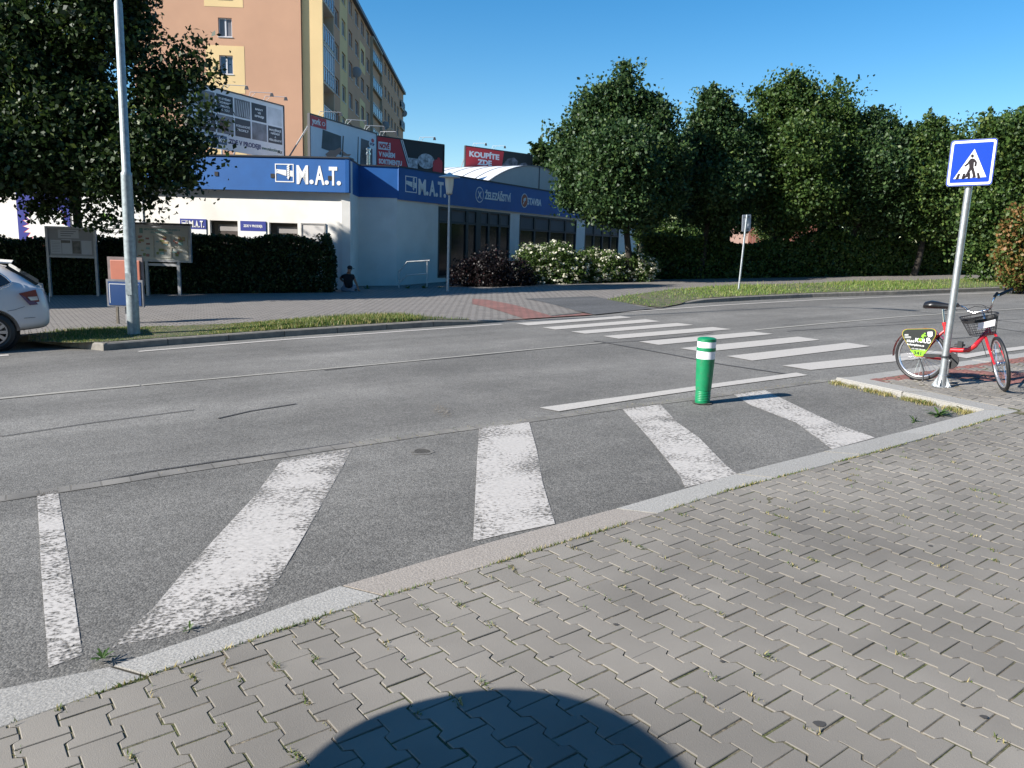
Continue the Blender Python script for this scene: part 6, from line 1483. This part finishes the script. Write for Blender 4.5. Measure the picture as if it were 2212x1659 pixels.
# fender, chain guard, crank, pedals, stand, lock
fe=MB(); vs=[]
for k in range(17):
    a=math.radians(15+150*k/16*1.02); 
    for y_ in (-.026,.026): vs.append(tuple(hubR+Vector(db)*math.cos(a+.35)*(Rw+.022)+Vector((0,0,1))*math.sin(a+.35)*(Rw+.022)+Vector(lat)*y_))
fe.add(vs,[(2*k,2*k+1,2*k+3,2*k+2) for k in range(16)]).build('rear_fender',m_red,t)
cg=MB(); cg.fpoly(fP,[(0.02,.33),(.30,.355),(.30,.32),(.02,.29)],.0,.02); cg.build('chain_guard',m_black,t)
ck=MB().torus(bb+Vector(lat)*-.06,db,(0,0,1),.085,.008,30,6).build('chainring',m_dark,t,smooth=True)
dk=MB(); dk.tube([bb-Vector(lat)*.065,bb-Vector(lat)*.055],.08,24); dk.build('chainring_disc',m_black,t).parent=ck
cr_=MB(); a1=bb-Vector(lat)*.09; cr_.tube([a1,a1+Vector(db)*.0+Vector((0,0,-.165))],.011,8); cr_.tube([bb+Vector(lat)*.09,bb+Vector(lat)*.09+Vector((0,0,.165))],.011,8); cr_.tube([bb-Vector(lat)*.09,bb+Vector(lat)*.09],.014,10); cr_.build('crank',m_chrome,t,smooth=True)
for p in (a1+Vector((0,0,-.165))-Vector(lat)*.05,bb+Vector(lat)*.14+Vector((0,0,.165))):
    pd=MB(); cx=Vector(db)*.04; cy=Vector(lat)*.045; 
    pd.add([tuple(p+cx*i+cy*j+Vector((0,0,k))) for k in (-.012,.012) for i,j in ((-1,-1),(1,-1),(1,1),(-1,1))],[(3,2,1,0),(4,5,6,7),(0,1,5,4),(1,2,6,5),(2,3,7,6),(3,0,4,7)]); pd.build('pedal',m_dark,t)
MB().tube([BP(-.03,.27,-.07),BP(.05,.14,-.11),BP(.07,.02,-.15)],.009,8).build('kickstand',m_dark,t,smooth=True)
mb=MB(); mb.box(tuple(BP(.36,.47)),(.05,.035,.07),az_b); mb.tube([BP(.34,.46),BP(.27,.43,-.02),BP(.22,.42,-.06)],.008,6); mb.build('lock',m_black,t)
mb=MB(); pv=Vector((b[0],b[1],0)); pc=G(2033,835,HK); 
lp=[(pc[0]+.05*math.cos(a)+.0,pc[1]+.05*math.sin(a),rw[2]+.36) for a in np.linspace(0,2*math.pi,17)]; mb.tube(lp+[tuple(BP(.2,.38))],.008,6); mb.build('lock_cable',m_black,t)

# ================================================================== PERSON (seated, seen from behind)
def skin(name,nodes,edges,m,parent,sub_=2):
    me=bpy.data.meshes.new(name); me.from_pydata([n[0] for n in nodes],edges,[]); me.materials.append(m)
    o=bpy.data.objects.new(name,me); COL.objects.link(o); o.parent=parent
    mod=o.modifiers.new('skin','SKIN'); mod.use_smooth_shade=True
    for v,nn in zip(me.skin_vertices[0].data,nodes):
        r_=nn[1]; v.radius=(r_,r_) if not isinstance(r_,tuple) else r_
    me.skin_vertices[0].data[0].use_root=True
    s=o.modifiers.new('sub','SUBSURF'); s.levels=sub_; s.render_levels=sub_; return o
pb=aty(753,627,26.9); pz=gz(pb[0],pb[1],.12); t=root('person',(pb[0],pb[1],pz),'person in black t-shirt and dark cap sitting on the pavement by the store corner','person')
# local axes: x right in the photo, y away, z up; figure sits facing away, head turned right
sk=mat('skin_tone',(.30,.16,.11),.6); bl=mat('black_tshirt',(.008,.008,.011),.9,var=.2,scale=12); jn_=mat('pale_jeans',(.22,.27,.36),.85,var=.12,scale=14)
body=[((0,0.02,.12),.13),((0,.0,.30),.12),((0,-.01,.46),.13),((.0,0.,.58),.06),((.02,.01,.66),.052),((.035,.02,.73),.078),((.04,.02,.80),.075),
 ((-.17,0,.52),.055),((-.30,.06,.43),.042),((-.19,.20,.30),.034),((-.16,.24,.27),.03),
 ((.16,0,.52),.055),((.25,.02,.30),.042),((.33,.05,.08),.034),((.35,.06,.03),.028)]
be=[(0,1),(1,2),(2,3),(3,4),(4,5),(5,6),(2,7),(7,8),(8,9),(9,10),(2,11),(11,12),(12,13),(13,14)]
o=skin('body',body,be,sk,t)
fn=[];fe_=[]
for hx,hy,hz,sx_ in ((-.16,.24,.27,-1),(.35,.06,.03,1)):
    for k in range(5):
        i=len(fn); ofs=(k-2)*.017; l_=(.05,.065,.07,.065,.05)[k]
        if k==0: fn+=[((hx-.02*sx_,hy,hz),.012),((hx-.045*sx_,hy+.03,hz-.005),.009)]
        else: fn+=[((hx+ofs,hy+.01,hz),.011),((hx+ofs+.02*sx_*.5,hy+l_*.9,hz-.02),.008)]
        fe_.append((i,i+1))
mbf=MB()
for a_,b2_ in fe_: mbf.tube([fn[a_][0],tuple((np.array(fn[a_][0])+np.array(fn[b2_][0]))/2+np.array([0,0,.004])),fn[b2_][0]],[.011,.010,.007],8)
ORG_s=ORG[t.name]; ORG[t.name]=(0,0,0)
mbf.build('hand',sk,t,smooth=True)
skin('t_shirt',[((0,.02,.10),.155),((0,0,.28),.15),((0,-.01,.44),.165),((.0,0.,.545),.09),((-.155,0,.51),.085),((-.25,.035,.455),.066),((.15,0,.51),.085),((.20,.01,.40),.068)],[(0,1),(1,2),(2,3),(2,4),(4,5),(2,6),(6,7)],bl,t)
skin('jeans',[((0,.05,.08),.15),((-.10,.10,.09),.10),((-.20,.30,.24),.075),((-.17,.42,.05),.055),((.10,.10,.09),.10),((.12,.42,.16),.075),((.10,.62,.04),.05),((-.30,.12,.05),.06)],[(0,1),(1,2),(2,3),(0,4),(4,5),(5,6),(1,7)],jn_,t)
mb=MB(); mb.sphere((.04,.02,.80),(.088,.10,.075),16,10); cap_=mb.build('cap',mat('dark_cap',(.014,.014,.017),.8),t,smooth=True)
mb=MB(); mb.add([(.10,-.04,.79),(.195,-.02,.765),(.20,.03,.762),(.10,.07,.79),(.10,-.04,.802),(.195,-.02,.775),(.20,.03,.772),(.10,.07,.802)],[(3,2,1,0),(4,5,6,7),(0,1,5,4),(1,2,6,5),(2,3,7,6),(3,0,4,7)]); mb.build('cap_peak',mat('dark_cap',(0,0,0)),t).parent=cap_
mb=MB(); mb.sphere((.118,.0,.735),(.018,.012,.014),8,6); mb.sphere((.035,-.058,.735),(.014,.01,.022),8,6); mb.build('face_detail',sk,t,smooth=True)
mb=MB(); mb.sphere((-.17,.50,.04),(.05,.12,.045),12,8); mb.sphere((.10,.70,.04),(.05,.12,.045),12,8); mb.build('shoes',m_dark,t,smooth=True)
ORG[t.name]=ORG_s

# weeds at the store foot
for i,(x,y,lb) in enumerate([(1640,1545,'dark weed at the store wall foot beside the handrail post'),(1700,1540,'weed tuft at the wall foot right of the handrail')]): pass
for (cx,lb) in [((190,1540),'small weed growing from the paving edge beside the seated person'),((640,1530),'tall weed tuft under the handrail'),((820,1530),'dark upright weed right of the handrail post'),((1000,1535),'weed at the wall foot below the display window edge')]:
    p=aty(*CR(cx[0],cx[1],1400,600,2.765),28.6); q=(p[0],p[1],gz(p[0],p[1],.02)); rosette(q,16,.28,lb,h=.6)

# invented caster outside the view, shaped so its shadow lands on the pavers
def shadow_src(x,y,h):   # point at height h whose shadow lands on (x,y)
    k=h/math.tan(SUN_EL); return np.array([x+math.cos(SUN_AZ)*k, y+math.sin(SUN_AZ)*k])
c2=np.array([-2.37,.93])
cb=(c2[0],c2[1],gz(c2[0],c2[1],HK)); t=root('shadow_caster',cb,'green round recycling container with a wide lid beside the camera','container')
MB().lathe(cb,[(.30,0),(.33,.04),(.35,.9),(.40,1.30),(.48,1.44),(.56,1.56)],36).build('body',mat('caster_green',(.02,.16,.05),.5,var=.1,scale=4),t,smooth=True)
MB().lathe(cb,[(.59,1.561),(.62,1.59),(.615,1.65),(.46,1.69),(.2,1.71),(.05,1.712)],36).build('lid',mat('caster_lid',(.03,.03,.035),.4),t,smooth=True)

# added block, unseen behind the viewer, put here to cut sky light and deepen shade
sky_blocker=root('apartment_block',(22,-20,gz(22,-20)),'plain panel apartment block on the viewer side of the street','apartment building')
MB().box((22,-24,9),(70,11,24),22).build('wall',mat('sky_blocker_render',(.30,.27,.22),.9,var=.05,scale=.5),sky_blocker)
fN=frame((22-dirv(22)[0]*35+dirv(112)[0]*5.5,-24-dirv(22)[1]*35+dirv(112)[1]*5.5,0),22,side=1)
for i in range(14):
    for k in range(7):
        o=MB().fbox(fN,2+i*4.9,3.9+i*4.9,-.2+2.8*k,1.2+2.8*k,.002,.05).build('window',m_wfr,sky_blocker); MB().fbox(fN,2.1+i*4.9,3.8+i*4.9,-.1+2.8*k,1.1+2.8*k,.051,.055).build('pane',m_wgl,sky_blocker).parent=o
